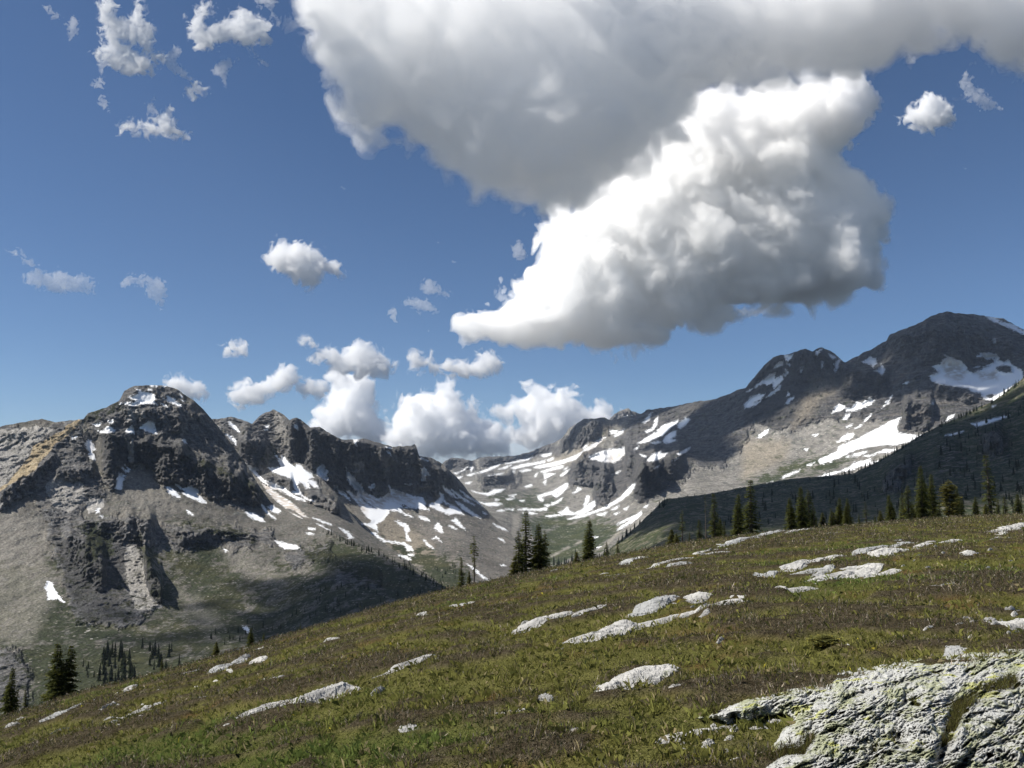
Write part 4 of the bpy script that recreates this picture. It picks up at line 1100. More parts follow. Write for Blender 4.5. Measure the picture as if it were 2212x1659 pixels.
    o = link("rock_outcrop", mesh_from("rock_outcrop", ALL.reshape(-1, 3) - base, Q, [m.m], attrs={"lichen": pv(lic), "pit": pv(np.clip(pits + 0.5 * cl, 0, 1))}),
             label="large craggy outcrop with yellow green lichen in the lower right corner", cat="rock", loc=base)
    # tufts rooted in the hollows
    rr = np.random.RandomState(9)
    ii, jj = np.nonzero((np.clip(pits, 0, 1) + cl > 0.6) & (Yp < 1670))
    k = rr.choice(len(ii), min(9000, len(ii)), replace=False)
    b0 = P3[ii[k], jj[k]] + np.array([0, 0.02, -0.01])
    n = len(k)
    clump = fbm(b0 * 2.2, 3)
    keep = clump > -0.02
    b0 = b0[keep]
    n = len(b0)
    L = rr.uniform(0.03, 0.10, n)
    an = rr.uniform(0, 6.28, n)
    sd = np.stack([np.cos(an), np.sin(an), 0 * an], 1) * 0.0022
    b2 = rr.uniform(0, 6.28, n)
    tip = b0 + np.stack([np.cos(b2) * L * 0.5, np.sin(b2) * L * 0.5, L * 0.85], 1)
    V = np.stack([b0 - sd, b0 + sd, tip], 1).reshape(-1, 3)
    cc = np.where(rr.uniform(0, 1, (n, 1)) < 0.5, np.array([0.055, 0.045, 0.02]), np.array([0.10, 0.10, 0.03])) * rr.uniform(0.6, 1.5, (n, 1))
    link("tufts", mesh_from("tufts", V, np.arange(3 * n).reshape(-1, 3), [plant_mat("tuft_blades")], smooth=False, cols=np.repeat(cc, 3, 0)), kind="stuff", label="brown and green tufts rooted in the clefts of the big outcrop")


big_outcrop()
# ------------------------------------------------------------------ grass and heather
R = np.random.RandomState(3)


def blades(n, y0, y1, hscale, lean, wmin, accept):
    Y = np.exp(R.uniform(math.log(y0), math.log(y1), n))
    q = R.uniform(-0.72, 0.72, n)
    x = q * Y
    ye = _coef(q)[2]
    h, mo = patches(x, Y)
    ok = (Y < ye * 1.25) & accept(h, mo)
    ok &= ~on_rock(x, Y)
    Y, x, h, mo = Y[ok], x[ok], h[ok], mo[ok]
    n = len(Y)
    z = ground_z(x, Y)
    px = Y / 852.0
    w = np.maximum(wmin, 0.55 * px) * R.uniform(0.6, 1.3, n)
    cl = sstep(-0.30, 0.45, fbm(np.stack([x / 0.34, Y / 0.34, 0 * x], 1) + 3, 2))
    L = hscale * (0.45 + 1.25 * cl) * R.uniform(0.45, 1.25, n) * (1 + np.clip(Y / 60, 0, 1.2))
    a = R.uniform(0, 2 * math.pi, n)
    le = R.uniform(0.1, lean, n)
    b = R.uniform(0, 2 * math.pi, n)
    base = np.stack([x, Y, z - 0.01], 1)
    side = np.stack([np.cos(a) * w * 0.5, np.sin(a) * w * 0.5, 0 * w], 1)
    mid = base + np.stack([np.cos(b) * le * L * 0.35, np.sin(b) * le * L * 0.35, L * 0.6], 1)
    tip = base + np.stack([np.cos(b) * le * L, np.sin(b) * le * L, L * np.sqrt(np.clip(1.1 - le * le, 0.15, 1))], 1)
    return base, side, mid, tip, x, Y, h, mo, cl[:, None]


def grass_mesh():
    base, side, mid, tip, x, Y, h, mo, cl = blades(330000, 3.2, 120, 0.062, 1.0, 0.0032, lambda h, mo: R.uniform(0, 1, len(h)) > h * 0.8)
    n = len(x)
    V = np.stack([base - side, base + side, mid + side * 0.8, tip], 1).reshape(-1, 3)
    i = np.arange(n)[:, None] * 4
    T = np.concatenate([i + [0, 1, 2], i + [0, 2, 3]])
    r = R.uniform(0, 1, n)[:, None]
    c = np.array([0.158, 0.154, 0.044]) * (1 - mo[:, None]) + np.array([0.125, 0.160, 0.044]) * mo[:, None]
    c = c * (0.6 + 0.8 * R.uniform(0, 1, (n, 1))) * (0.72 + 0.5 * cl)
    c = np.where(r > 0.88, np.array([0.34, 0.28, 0.15]) * R.uniform(0.6, 1.1, (n, 1)), c)
    c = np.where(r < 0.0015, np.array([0.45, 0.38, 0.05]), c)
    return mesh_from("grass", V, T, [plant_mat("grass_blades")], smooth=False, cols=np.repeat(c, 4, 0))


def heather_mesh():
    base, side, mid, tip, x, Y, h, mo, cl = blades(540000, 3.2, 120, 0.080, 1.1, 0.006, lambda h, mo: R.uniform(0, 1, len(h)) < h * 0.97 + 0.025)
    n = len(x)
    # a sprig: stalk plus two leafy flakes
    up = (tip - base)
    f1 = base + up * 0.55
    s3 = side * 1.7
    off = R.normal(size=(n, 3)) * np.linalg.norm(side, axis=1)[:, None] * 2.2
    V = np.stack([base - side * 0.5, base + side * 0.5, tip, f1 - s3 + off, f1 + s3 + off, f1 + up * 0.3 + off * 1.5], 1).reshape(-1, 3)
    i = np.arange(n)[:, None] * 6
    T = np.concatenate([i + [0, 1, 2], i + [3, 4, 5]])
    k = R.uniform(0, 1, (n, 1))
    dark = np.array([0.046, 0.052, 0.023])
    brown = np.array([0.125, 0.095, 0.060])
    grey = np.array([0.30, 0.255, 0.20])
    c = np.where(k < 0.48, dark, np.where(k < 0.86, brown, grey)) * R.uniform(0.6, 1.35, (n, 1)) * (0.65 + 0.6 * cl)
    c6 = np.repeat(c[:, None], 6, 1)
    c6[:, 2] *= 1.35
    c6[:, 5] *= 1.25
    return mesh_from("heather", V, T, [plant_mat("heather_sprigs")], smooth=False, cols=c6.reshape(-1, 3))


link("grass", grass_mesh(), kind="stuff", label="short olive green and straw coloured grass covering the meadow slope")
link("heather", heather_mesh(), kind="stuff", label="low dark brown heather growing in patches over the meadow")
# ------------------------------------------------------------------ conifers
def bark_mat(name, c0, c1):
    m = NT(name)
    n = m.noise(m.co((9, 9, 2.5)), 1.0, 4, 0.6)
    m.bsdf(m.mix(n, c0, c1), 0.95, 0.05, m.bump(n, 0.03, 0.8))
    return m.m


BARK = bark_mat("conifer_bark", (0.055, 0.045, 0.036), (0.12, 0.10, 0.085))
DEAD = bark_mat("dead_wood", (0.16, 0.15, 0.14), (0.30, 0.285, 0.265))
NEEDLE = plant_mat("conifer_needles")


def tube(pts, rad, ns=6):
    pts, rad = np.asarray(pts, float), np.asarray(rad, float)
    n = len(pts)
    tg = np.gradient(pts, axis=0)
    tg /= np.linalg.norm(tg, axis=1)[:, None] + 1e-9
    ref = np.where(np.abs(tg[:, 2:3]) > 0.9, np.array([[1.0, 0, 0]]), np.array([[0, 0, 1.0]]))
    s = np.cross(tg, ref)
    s /= np.linalg.norm(s, axis=1)[:, None] + 1e-9
    w = np.cross(tg, s)
    a = np.linspace(0, 2 * math.pi, ns, endpoint=False)
    V = pts[:, None] + rad[:, None, None] * (np.cos(a)[None, :, None] * s[:, None] + np.sin(a)[None, :, None] * w[:, None])
    i = np.arange(n * ns).reshape(n, ns)
    Q = np.stack([i[:-1], i[1:], np.roll(i, -1, 1)[1:], np.roll(i, -1, 1)[:-1]], -1).reshape(-1, 4)
    return V.reshape(-1, 3), Q


def conifer_meshes(seed, width=0.36, z0=0.04, dens=1.0, profile='cone', droop=0.45, gap=0.0, dead_low=0.0, stems=((0, 0, 1.0),), green=(0.074, 0.083, 0.028), h0=8.0, lean=0.0):
    """one tree, 8 m tall, stems share a root; returns trunk, crown and dead-limb mesh data"""
    r = np.random.RandomState(seed)
    TV, TQ, CV, CT, CC, DV, DQ = [], [], [], [], [], [], []
    no = 0
    do = 0
    co = 0
    for (sx, sy, sh) in stems:
        H = h0 * sh
        k = np.linspace(0, 1, 9)
        wob = np.cumsum(r.normal(size=(9, 2)) * 0.03 * H / 8, axis=0)
        ax = np.stack([sx * k ** 0.4 + wob[:, 0] + lean * k * H, sy * k ** 0.4 + wob[:, 1], k * H - 0.25 * (k == 0)], 1)
        V, Q = tube(ax, 0.017 * H * (1 - k) ** 0.8 + 0.012, 7)
        TV.append(V)
        TQ.append(Q + no)
        no += len(V)
        zz = z0
        while zz < 0.985:
            t = (zz - z0) / (1 - z0)
            if profile == 'cone':
                pr = (1 - t) ** 0.80 * min(1, 0.55 + t * 3.5)
            elif profile == 'spire':
                pr = (0.30 + 0.70 * (1 - t) ** 1.1) * (1 - t ** 5) * min(1, 0.6 + t * 3)
            elif profile == 'round':
                pr = math.sin(min(1, t * 0.92 + 0.12) * math.pi) ** 0.6
            elif profile == 'tuft':
                pr = (0.25 + 0.75 * math.exp(-((t - 0.62) / 0.20) ** 2)) * (1 - t ** 6)
            nbr = max(3, int(r.randint(4, 8) * dens))
            isdead = r.uniform() < dead_low * (1 - t * 2.2)
            for b in range(nbr):
                if r.uniform() < gap:
                    continue
                az = r.uniform(0, 2 * math.pi)
                L = width * 0.5 * h0 * sh ** 0.5 * pr * r.uniform(0.55, 1.18) + 0.06
                p0 = np.array([np.interp(zz, k, ax[:, i]) for i in range(3)])
                d = np.array([math.cos(az), math.sin(az), 0])
                ns_ = max(3, int(L / 0.17 * 1.2))
                s = np.linspace(0.06, 1, ns_)
                dr = droop * r.uniform(0.6, 1.3) * (1.15 - t)
                pts = p0 + d * (s * L)[:, None] + np.array([0, 0, 1]) * (-dr * L * s ** 1.2 + 0.30 * L * s ** 3 * dr)[:, None]
                if isdead:
                    Vd, Qd = tube(pts, 0.016 * (1.1 - s), 4)
                    DV.append(Vd)
                    DQ.append(Qd)
                    do += len(Vd)
                    continue
                side = np.array([-d[1], d[0], 0])
                for j in range(ns_):
                    wv = 0.36 * min(L, 1.2) * (1.15 - s[j]) * r.uniform(0.6, 1.3) + 0.10
                    for sg in (-1, 1):
                        c = pts[j]
                        o1 = side * sg * wv + d * wv * r.uniform(0.3, 0.9) + np.array([0, 0, -wv * r.uniform(0.1, 0.65)])
                        o2 = d * wv * r.uniform(0.5, 1.0) + np.array([0, 0, r.uniform(-0.04, 0.10)])
                        CV += [c - d * 0.03, c + o1 + r.normal(size=3) * 0.03, c + o2 + side * sg * wv * 0.25]
                        v = r.uniform(0.55, 1.45) * (0.8 + 0.45 * s[j])
                        cc = np.array(green) * v * (np.array([1.3, 1.15, 0.8]) if r.uniform() < 0.3 * s[j] else 1)
                        CC += [cc, cc * 1.1, cc * 1.1]
            zz += r.uniform(0.018, 0.034) / max(0.6, dens) * (1.0 if h0 > 4 else 1.5)
    tm = mesh_from("trunk", np.concatenate(TV), np.concatenate(TQ), [BARK])
    cm = mesh_from("crown", np.array(CV), np.arange(len(CV)).reshape(-1, 3), [NEEDLE], smooth=False, cols=np.array(CC)) if CV else None
    dm = [mesh_from("dead_limb", v_, q_, [DEAD]) for v_, q_ in list(zip(DV, DQ))[::max(1, len(DV) // 24)]]
    return tm, cm, dm


KINDS = {
    'dense': conifer_meshes(1, 0.40, 0.03, 1.25, 'cone', 0.45),
    'dense2': conifer_meshes(2, 0.36, 0.04, 1.2, 'cone', 0.5, stems=((0, 0, 1.0), (0.5, 0.1, 0.72))),
    'spire': conifer_meshes(3, 0.21, 0.03, 1.0, 'spire', 0.6, gap=0.1),
    'spire2': conifer_meshes(4, 0.25, 0.05, 1.0, 'spire', 0.5, gap=0.15),
    'sparse': conifer_meshes(5, 0.26, 0.12, 0.7, 'spire', 0.35, gap=0.35, dead_low=0.9),
    'tuft': conifer_meshes(6, 0.24, 0.22, 0.85, 'tuft', 0.5, gap=0.2),
    'thin': conifer_meshes(7, 0.155, 0.03, 0.95, 'spire', 0.55, gap=0.1),
    'pine': conifer_meshes(8, 0.50, 0.10, 1.2, 'round', -0.25, gap=0.05, green=(0.11, 0.105, 0.035)),
    'bushy': conifer_meshes(9, 0.62, 0.02, 1.2, 'cone', 0.2, h0=4.0, green=(0.09, 0.092, 0.032)),
    'pair': conifer_meshes(10, 0.42, 0.02, 1.3, 'cone', 0.45, stems=((-0.45, 0, 1.0), (0.85, 0.2, 0.95), (0.1, -0.3, 0.7))),
    'snag': conifer_meshes(11, 0.14, 0.25, 0.5, 'spire', 0.1, gap=0.3, dead_low=9.0),
}
KH = {k: (4.0 if k == 'bushy' else 8.0) for k in KINDS}


def tree(kind, px, base_py, top_py, dist, label, group, rot=0.0, wide=1.0, name="fir_tree"):
    """dist = how far beyond the visible edge of the meadow, as a factor"""
    q = float(unproj(px, base_py, 1.0)[0])
    ye = float(_coef(np.array([q]))[2][0])
    Y = ye * dist
    z = float(ground_z(q * Y, Y))
    top = unproj(px, top_py, Y)[2]
    H = max(0.8, float(top - z))
    e = link(name, None, label=label, cat="tree", group=group, loc=(q * Y, Y, z - 0.05))
    s = H / KH[kind]
    wide = wide * 1.28 if kind not in ('snag', 'tuft') else wide
    e.scale = (s * wide, s * wide, s)
    e.rotation_euler = (0, 0, rot)
    tm, cm, dm = KINDS[kind]
    link("trunk", tm, parent=e)
    if cm is not None:
        link("crown", cm, parent=e)
    for me in dm:
        link("dead_limb", me, parent=e)
    return e


G1, G2, G3 = "firs along the meadow edge in the middle", "firs along the meadow edge on the right", "firs below the meadow edge on the left"
T0 = [  # kind, x, base y, top y, distance factor, label, group, width
  ('spire', 996, 1274, 1201, 1.10, "small fir left of the bare stemmed fir near the middle of the crest", G1, 1.0),
  ('tuft', 1024, 1272, 1153, 1.10, "tall thin fir with a long bare stem near the middle of the crest", G1, 0.9),
  ('bushy', 1013, 1273, 1232, 1.12, "low bushy fir at the foot of the bare stemmed fir", G1, 0.5),
  ('spire2', 1121, 1250, 1143, 1.12, "left fir of the dark clump of four in the middle", G1, 1.25),
  ('spire', 1137, 1248, 1101, 1.15, "tallest fir of the dark clump of four in the middle", G1, 1.25),
  ('dense', 1163, 1242, 1127, 1.13, "third fir from the left in the dark clump of four", G1, 0.95),
  ('spire2', 1177, 1240, 1143, 1.18, "right fir of the dark clump of four in the middle", G1, 1.1),
  ('bushy', 1112, 1252, 1200, 1.08, "yellowish low fir in front of the dark clump of four", G1, 0.9),
  ('dense', 1270, 1215, 1118, 1.10, "lone well shaped fir right of the middle clump", G1, 0.90),
  ('bushy', 1246, 1221, 1191, 1.08, "short young fir at the left foot of the lone well shaped fir", G1, 1.0),
  ('spire2', 1311, 1200, 1168, 1.5, "little fir half hidden beyond the crest right of the lone fir", G1, 1.2),
  ('spire', 1334, 1198, 1166, 1.5, "second little fir beyond the crest right of the lone fir", G1, 1.2),
  ('sparse', 1475, 1176, 1099, 1.08, "scraggy half dead fir with grey lower limbs", G2, 1.0),
  ('spire2', 1512, 1170, 1119, 1.10, "short dark fir left of the bare snag", G2, 1.2),
  ('snag', 1525, 1168, 1062, 1.12, "bare dead snag standing between two dark firs", G2, 0.6),
  ('spire', 1545, 1165, 1064, 1.10, "dark columnar fir right of the bare snag", G2, 1.15),
  ('dense', 1593, 1160, 1063, 1.12, "left fir of the dark pair below the sunlit scree", G2, 0.80),
  ('spire', 1625, 1157, 1034, 1.14, "taller right fir of the dark pair below the sunlit scree", G2, 1.45),
  ('dense', 1732, 1144, 1047, 1.12, "broad middle fir of the three stemmed clump", G2, 0.80),
  ('spire2', 1748, 1142, 1054, 1.15, "slim right fir of the three stemmed clump", G2, 1.2),
  ('dense', 1712, 1143, 1072, 1.08, "shorter left fir of the three stemmed clump", G2, 0.95),
  ('spire', 1758, 1142, 1088, 1.10, "small fir at the right foot of the three stemmed clump", G2, 1.4),
  ('bushy', 1778, 1141, 1106, 1.10, "low dark bush fir between the two right clumps", G2, 0.8),
  ('spire', 1797, 1140, 1096, 1.10, "short fir at the left of the second right clump", G2, 1.3),
  ('dense', 1813, 1139, 1072, 1.12, "pointed fir in the second right clump", G2, 0.85),
  ('dense2', 1832, 1138, 1074, 1.10, "twin stemmed fir at the right of the second right clump", G2, 0.9),
  ('sparse', 1871, 1134, 1083, 1.10, "open thin fir standing alone between the right clumps", G2, 1.3),
  ('bushy', 1903, 1130, 1102, 1.08, "low spreading fir left of the tall right group", G2, 0.9),
  ('dense', 1925, 1128, 1066, 1.10, "medium fir left of the tall right group", G2, 0.80),
  ('spire', 1951, 1126, 1063, 1.15, "slim dark fir in front of the tall right group", G2, 1.4),
  ('spire2', 1963, 1124, 1046, 1.12, "second dark fir left of the tallest right fir", G2, 1.3),
  ('dense', 1994, 1124, 1002, 1.12, "largest fir on the right with pale green lit left side", G2, 0.68),
  ('dense', 2014, 1122, 1020, 1.15, "shaded companion close right of the largest right fir", G2, 0.68),
  ('pine', 2051, 1120, 1034, 1.08, "round topped yellow green pine right of the largest fir", G2, 0.85),
  ('dense', 2068, 1118, 1050, 1.10, "pointed companion at the right of the round pine", G2, 0.6),
  ('dense', 2110, 1118, 1071, 1.08, "small broad fir left of the tall spindly one", G2, 0.95),
  ('thin', 2140, 1117, 981, 1.10, "tall spindly fir with hanging branches near the right edge", G2, 1.35),
  ('bushy', 2131, 1118, 1088, 1.06, "bushy growth at the foot of the tall spindly fir", G2, 0.9),
  ('spire', 2158, 1120, 1077, 1.06, "small bright fir right of the spindly one", G2, 1.3),
  ('spire2', 2173, 1121, 1070, 1.06, "second small bright fir right of the spindly one", G2, 1.2),
  ('sparse', 2190, 1123, 1077, 1.08, "thin dull fir near the right edge", G2, 1.2),
  ('bushy', 2208, 1125, 1100, 1.04, "low fir cut by the right edge", G2, 0.9),
  ('pair', 126, 1532, 1384, 1.8, "big dense double topped fir below the left crest", G3, 0.82),
  ('dense', 18, 1562, 1438, 1.35, "ragged dark fir at the left edge", G3, 0.75),
  ('thin', 53, 1545, 1487, 1.5, "thin young fir between the ragged and the big left fir", G3, 1.3),
  ('thin', 33, 1552, 1487, 1.45, "slim fir close right of the ragged dark one at the left edge", G3, 1.2),
  ('dense', 542, 1410, 1353, 1.15, "pointed fir standing on the crest left of centre", G3, 0.95),
  ('bushy', 466, 1424, 1405, 1.04, "tiny bright shrub like fir on the left crest", G3, 0.8),
  ('spire', 348, 1468, 1427, 1.12, "small narrow fir on the left crest", G3, 1.3),
  ('spire2', 569, 1402, 1379, 1.15, "small dark fir right of the pointed crest fir", G3, 1.2),
  ('thin', 648, 1382, 1352, 1.2, "thin little fir peeping over the crest left of centre", G3, 1.2),
]
for n, (kd, px, by, ty, ds, lab, grp, wd) in enumerate(T0):
    tree(kd, px, by, ty, ds, lab, grp, rot=n * 2.399, wide=wd)

rt = random.Random(8)
for n in range(30):
    px = rt.choice((rt.uniform(1440, 1660), rt.uniform(1690, 1860), rt.uniform(1880, 2205), rt.uniform(1900, 2080)))
    by = float(np.interp(px, *_e.T)) + 3
    tree(rt.choice(('bushy', 'spire', 'dense', 'spire2')), px, by, by - rt.uniform(20, 52), rt.uniform(1.12, 1.3), "small dark fir filling the gaps of the right hand tree belt", "understorey firs", rot=n, wide=1.0)
# a low yellow green bush in the meadow
bp = ground_at(1785, 1398)
bt, bc, bd = conifer_meshes(21, 0.9, 0.05, 1.3, 'round', -0.6, h0=2.0, green=(0.12, 0.12, 0.04))
be = link("bush", None, label="low yellow green bush in brown heather above the big outcrop", cat="bush", loc=tuple(bp))
be.scale = (0.20, 0.20, 0.08)
link("trunk", bt, parent=be)
link("crown", bc, parent=be)

# ------------------------------------------------------------------ far conifers on the mountainsides
def small_tree(seed, w):
    r = np.random.RandomState(seed)
    V, C = [], []
    for k in range(16):
        t = k / 16
        rad = w * (1 - t) ** 0.85 * r.uniform(0.75, 1.2)
        for j in range(6):
            a = r.uniform(0, 6.283)
            d = np.array([math.cos(a), math.sin(a), 0])
            sd = np.array([-d[1], d[0], 0]) * rad * 0.55
            top = np.array([0, 0, t + 0.13 + r.uniform(-0.02, 0.03)])
            p = d * rad + np.array([0, 0, t + r.uniform(-0.03, 0.02)])
            V += [top, p - sd, p + sd]
            c = np.array([0.024, 0.030, 0.014]) * r.uniform(0.6, 1.4)
            C += [c] * 3
    V = np.array(V)
    V[:, 2] = np.clip(V[:, 2], 0, 1.02)
    return V, np.array(C)


SMALL = [small_tree(k, w) for k, w in ((1, 0.15), (2, 0.12), (3, 0.19), (4, 0.10))]
SMALL_ME = [mesh_from("far_fir", V, np.arange(len(V)).reshape(-1, 3), [NEEDLE], smooth=False, cols=C) for V, C in SMALL]
FAR = []      # (px height, point, size, label, group)
rf = random.Random(12)


def far_tree(key, px, py, hpx, lab, grp):
    p = on(key, px, py)
    FAR.append((hpx, p, hpx * p[1] / F, lab, grp))


def along(key, pts, n, h0, h1, lab, grp, jit=4):
    a = np.array(pts, float)
    for _ in range(n):
        x = rf.uniform(a[0, 0], a[-1, 0])
        y = np.interp(x, a[:, 0], a[:, 1])
        far_tree(key, x, y + rf.uniform(1, 1 + jit), rf.uniform(h0, h1), lab, grp)


def inside(key, pg, n, h0, h1, lab, grp):
    P = np.array(pg, float)
    c = 0
    while c < n:
        x, y = rf.uniform(P[:, 0].min(), P[:, 0].max()), rf.uniform(P[:, 1].min(), P[:, 1].max())
        if poly_sdf(np.array([x]), np.array([y]), P)[0] > 0:
            far_tree(key, x, y, rf.uniform(h0, h1), lab, grp)
            c += 1


along("near_right", [(1240, 1255), (1303, 1196), (1388, 1125), (1444, 1080)], 46, 8, 20, "dark little fir on the left rim of the wooded mountainside", "rim firs", 8)
along("near_right", [(1780, 1028), (1881, 1005), (1936, 974), (1985, 942), (2017, 925), (2072, 901), (2148, 865), (2212, 816)], 120, 5, 15, "tiny fir on the skyline of the wooded mountainside", "skyline firs", 5)
along("near_right", [(1444, 1079), (1608, 1054), (1780, 1030)], 26, 4, 8, "very small fir on the flat rim of the wooded mountainside", "skyline firs", 4)
inside("near_right", [(1480, 1150), (1640, 1075), (1900, 1030), (2060, 930), (2212, 870), (2212, 1090), (1800, 1120)], 190, 9, 24, "dark fir standing on the wooded mountainside", "mountainside firs")
along("left", [(690, 1138), (751, 1170), (834, 1202), (903, 1240), (976, 1274)], 75, 6, 16, "dark fir on the lower edge of the left mountain", "edge firs", 9)
inside("left", [(215, 1440), (235, 1402), (262, 1410), (300, 1450), (300, 1500), (205, 1510)], 46, 26, 40, "tall dark fir in the dense stand on the left valley side", "valley stand firs")
inside("left", [(300, 1400), (360, 1395), (400, 1450), (330, 1460)], 14, 20, 34, "dark fir right of the dense stand on the left valley side", "valley stand firs")
inside("left", [(175, 1440), (205, 1430), (205, 1500), (180, 1500)], 8, 14, 22, "small fir left of the dense stand on the left valley side", "valley stand firs")
inside("left", [(430, 1370), (620, 1330), (800, 1290), (700, 1330), (480, 1400)], 30, 8, 16, "little fir low on the left mountain behind the crest", "foot firs")
inside("left", [(700, 1270), (900, 1250), (930, 1290), (800, 1320), (640, 1340)], 36, 8, 15, "little fir on the shaded foot of the left mountain", "foot firs")
along("spur", [(860, 1198), (903, 1230), (957, 1266)], 26, 5, 11, "little fir on the lower edge of the rubble spur", "spur firs", 5)
inside("mid", [(940, 1225), (990, 1215), (1000, 1270), (960, 1290)], 24, 5, 11, "small fir on the green slope behind the thin firs", "valley floor firs")
inside("right", [(1190, 1240), (1195, 1215), (1245, 1200), (1250, 1230)], 34, 12, 22, "dark fir in the hollow behind the lone fir", "hollow firs")
along("right", [(1130, 1060), (1200, 1072), (1290, 1075)], 18, 3, 5, "speck like fir on the valley bench", "bench firs", 3)
FAR.sort(key=lambda f: -f[0])
for n, (hp, p, s, lab, grp) in enumerate(FAR[:285]):
    o = link("far_fir", SMALL_ME[n % 4], label=lab, cat="tree", group=grp, loc=(p[0], p[1], p[2] - s * 0.06))
    o.scale = (s, s, s)
    o.rotation_euler = (0, 0, n * 1.7)
VV, CC = [], []
for n, (hp, p, s, lab, grp) in enumerate(FAR[285:]):
    V, C = SMALL[n % 4]
    VV.append(V * s + p - np.array([0, 0, s * 0.06]))
    CC.append(C)
VV = np.concatenate(VV)
link("forest", mesh_from("forest", VV, np.arange(len(VV)).reshape(-1, 3), [NEEDLE], smooth=False, cols=np.concatenate(CC)), kind="stuff", label="thin scatter of minute firs over the mountain flanks")
# ------------------------------------------------------------------ clouds: closed billowing hulls filled with scattering vapour
def surface_nets(Fg):
    """closed surface Fg = 0 (positive inside); returns grid coordinates and quads"""
    S = Fg > 0
    nx, ny, nz = Fg.shape
    c = np.zeros((nx - 1, ny - 1, nz - 1), np.int8)
    for a in (0, 1):
        for b in (0, 1):
            for d in (0, 1):
                c += S[a:nx - 1 + a, b:ny - 1 + b, d:nz - 1 + d]
    cell = (c > 0) & (c < 8)
    idx = np.full(cell.shape, -1, np.int32)
    I = np.argwhere(cell)
    idx[cell] = np.arange(len(I))
    pos = np.zeros((len(I), 3))
    cnt = np.zeros(len(I))
    corners = [(a, b, d) for a in (0, 1) for b in (0, 1) for d in (0, 1)]
    vals = {k: Fg[I[:, 0] + k[0], I[:, 1] + k[1], I[:, 2] + k[2]] for k in corners}
    for k in corners:
        for ax in range(3):
            if k[ax] == 0:
                k2 = list(k)
                k2[ax] = 1
                k2 = tuple(k2)
                v0, v1 = vals[k], vals[k2]
                m = (v0 > 0) != (v1 > 0)
                t = np.where(m, v0 / np.where(m, v0 - v1, 1), 0)
                p = np.tile(np.array(k, float), (len(I), 1))
                p[:, ax] += t
                pos += p * m[:, None]
                cnt += m
    V = I + pos / cnt[:, None]
    quads = []
    for ax in range(3):
        sl0 = [slice(1, -1)] * 3
        sl1 = [slice(1, -1)] * 3
        sl0[ax] = slice(0, -1)
        sl1[ax] = slice(1, None)
        s0, s1 = S[tuple(sl0)], S[tuple(sl1)]
        e = np.argwhere(s0 != s1)
        if not len(e):
            continue
        off = np.ones(3, int)
        off[ax] = 0
        flip = s0[e[:, 0], e[:, 1], e[:, 2]]
        e = e + off
        b1, b2 = [(1, 2), (2, 0), (0, 1)][ax]
        d1, d2 = np.zeros(3, int), np.zeros(3, int)
        d1[b1] = 1
        d2[b2] = 1
        q = [idx[tuple((e - d1 * i - d2 * j).T)] for i, j in ((1, 1), (0, 1), (0, 0), (1, 0))]
        q = np.stack(q, 1)
        q[~flip] = q[~flip][:, ::-1]
        quads.append(q)
    return V, np.concatenate(quads)


def vapour(name, dens, col=(1.0, 1.0, 1.0), g=0.0):
    m = NT(name)
    v = m.n("ShaderNodeVolumePrincipled")
    v.inputs["Color"].default_value = (*col, 1.0)
    v.inputs["Density"].default_value = dens
    v.inputs["Anisotropy"].default_value = g
    v.inputs["Absorption Color"].default_value = (0, 0, 0, 1)
    m.l(v.outputs[0], m.out.inputs["Volume"])
    return m.m


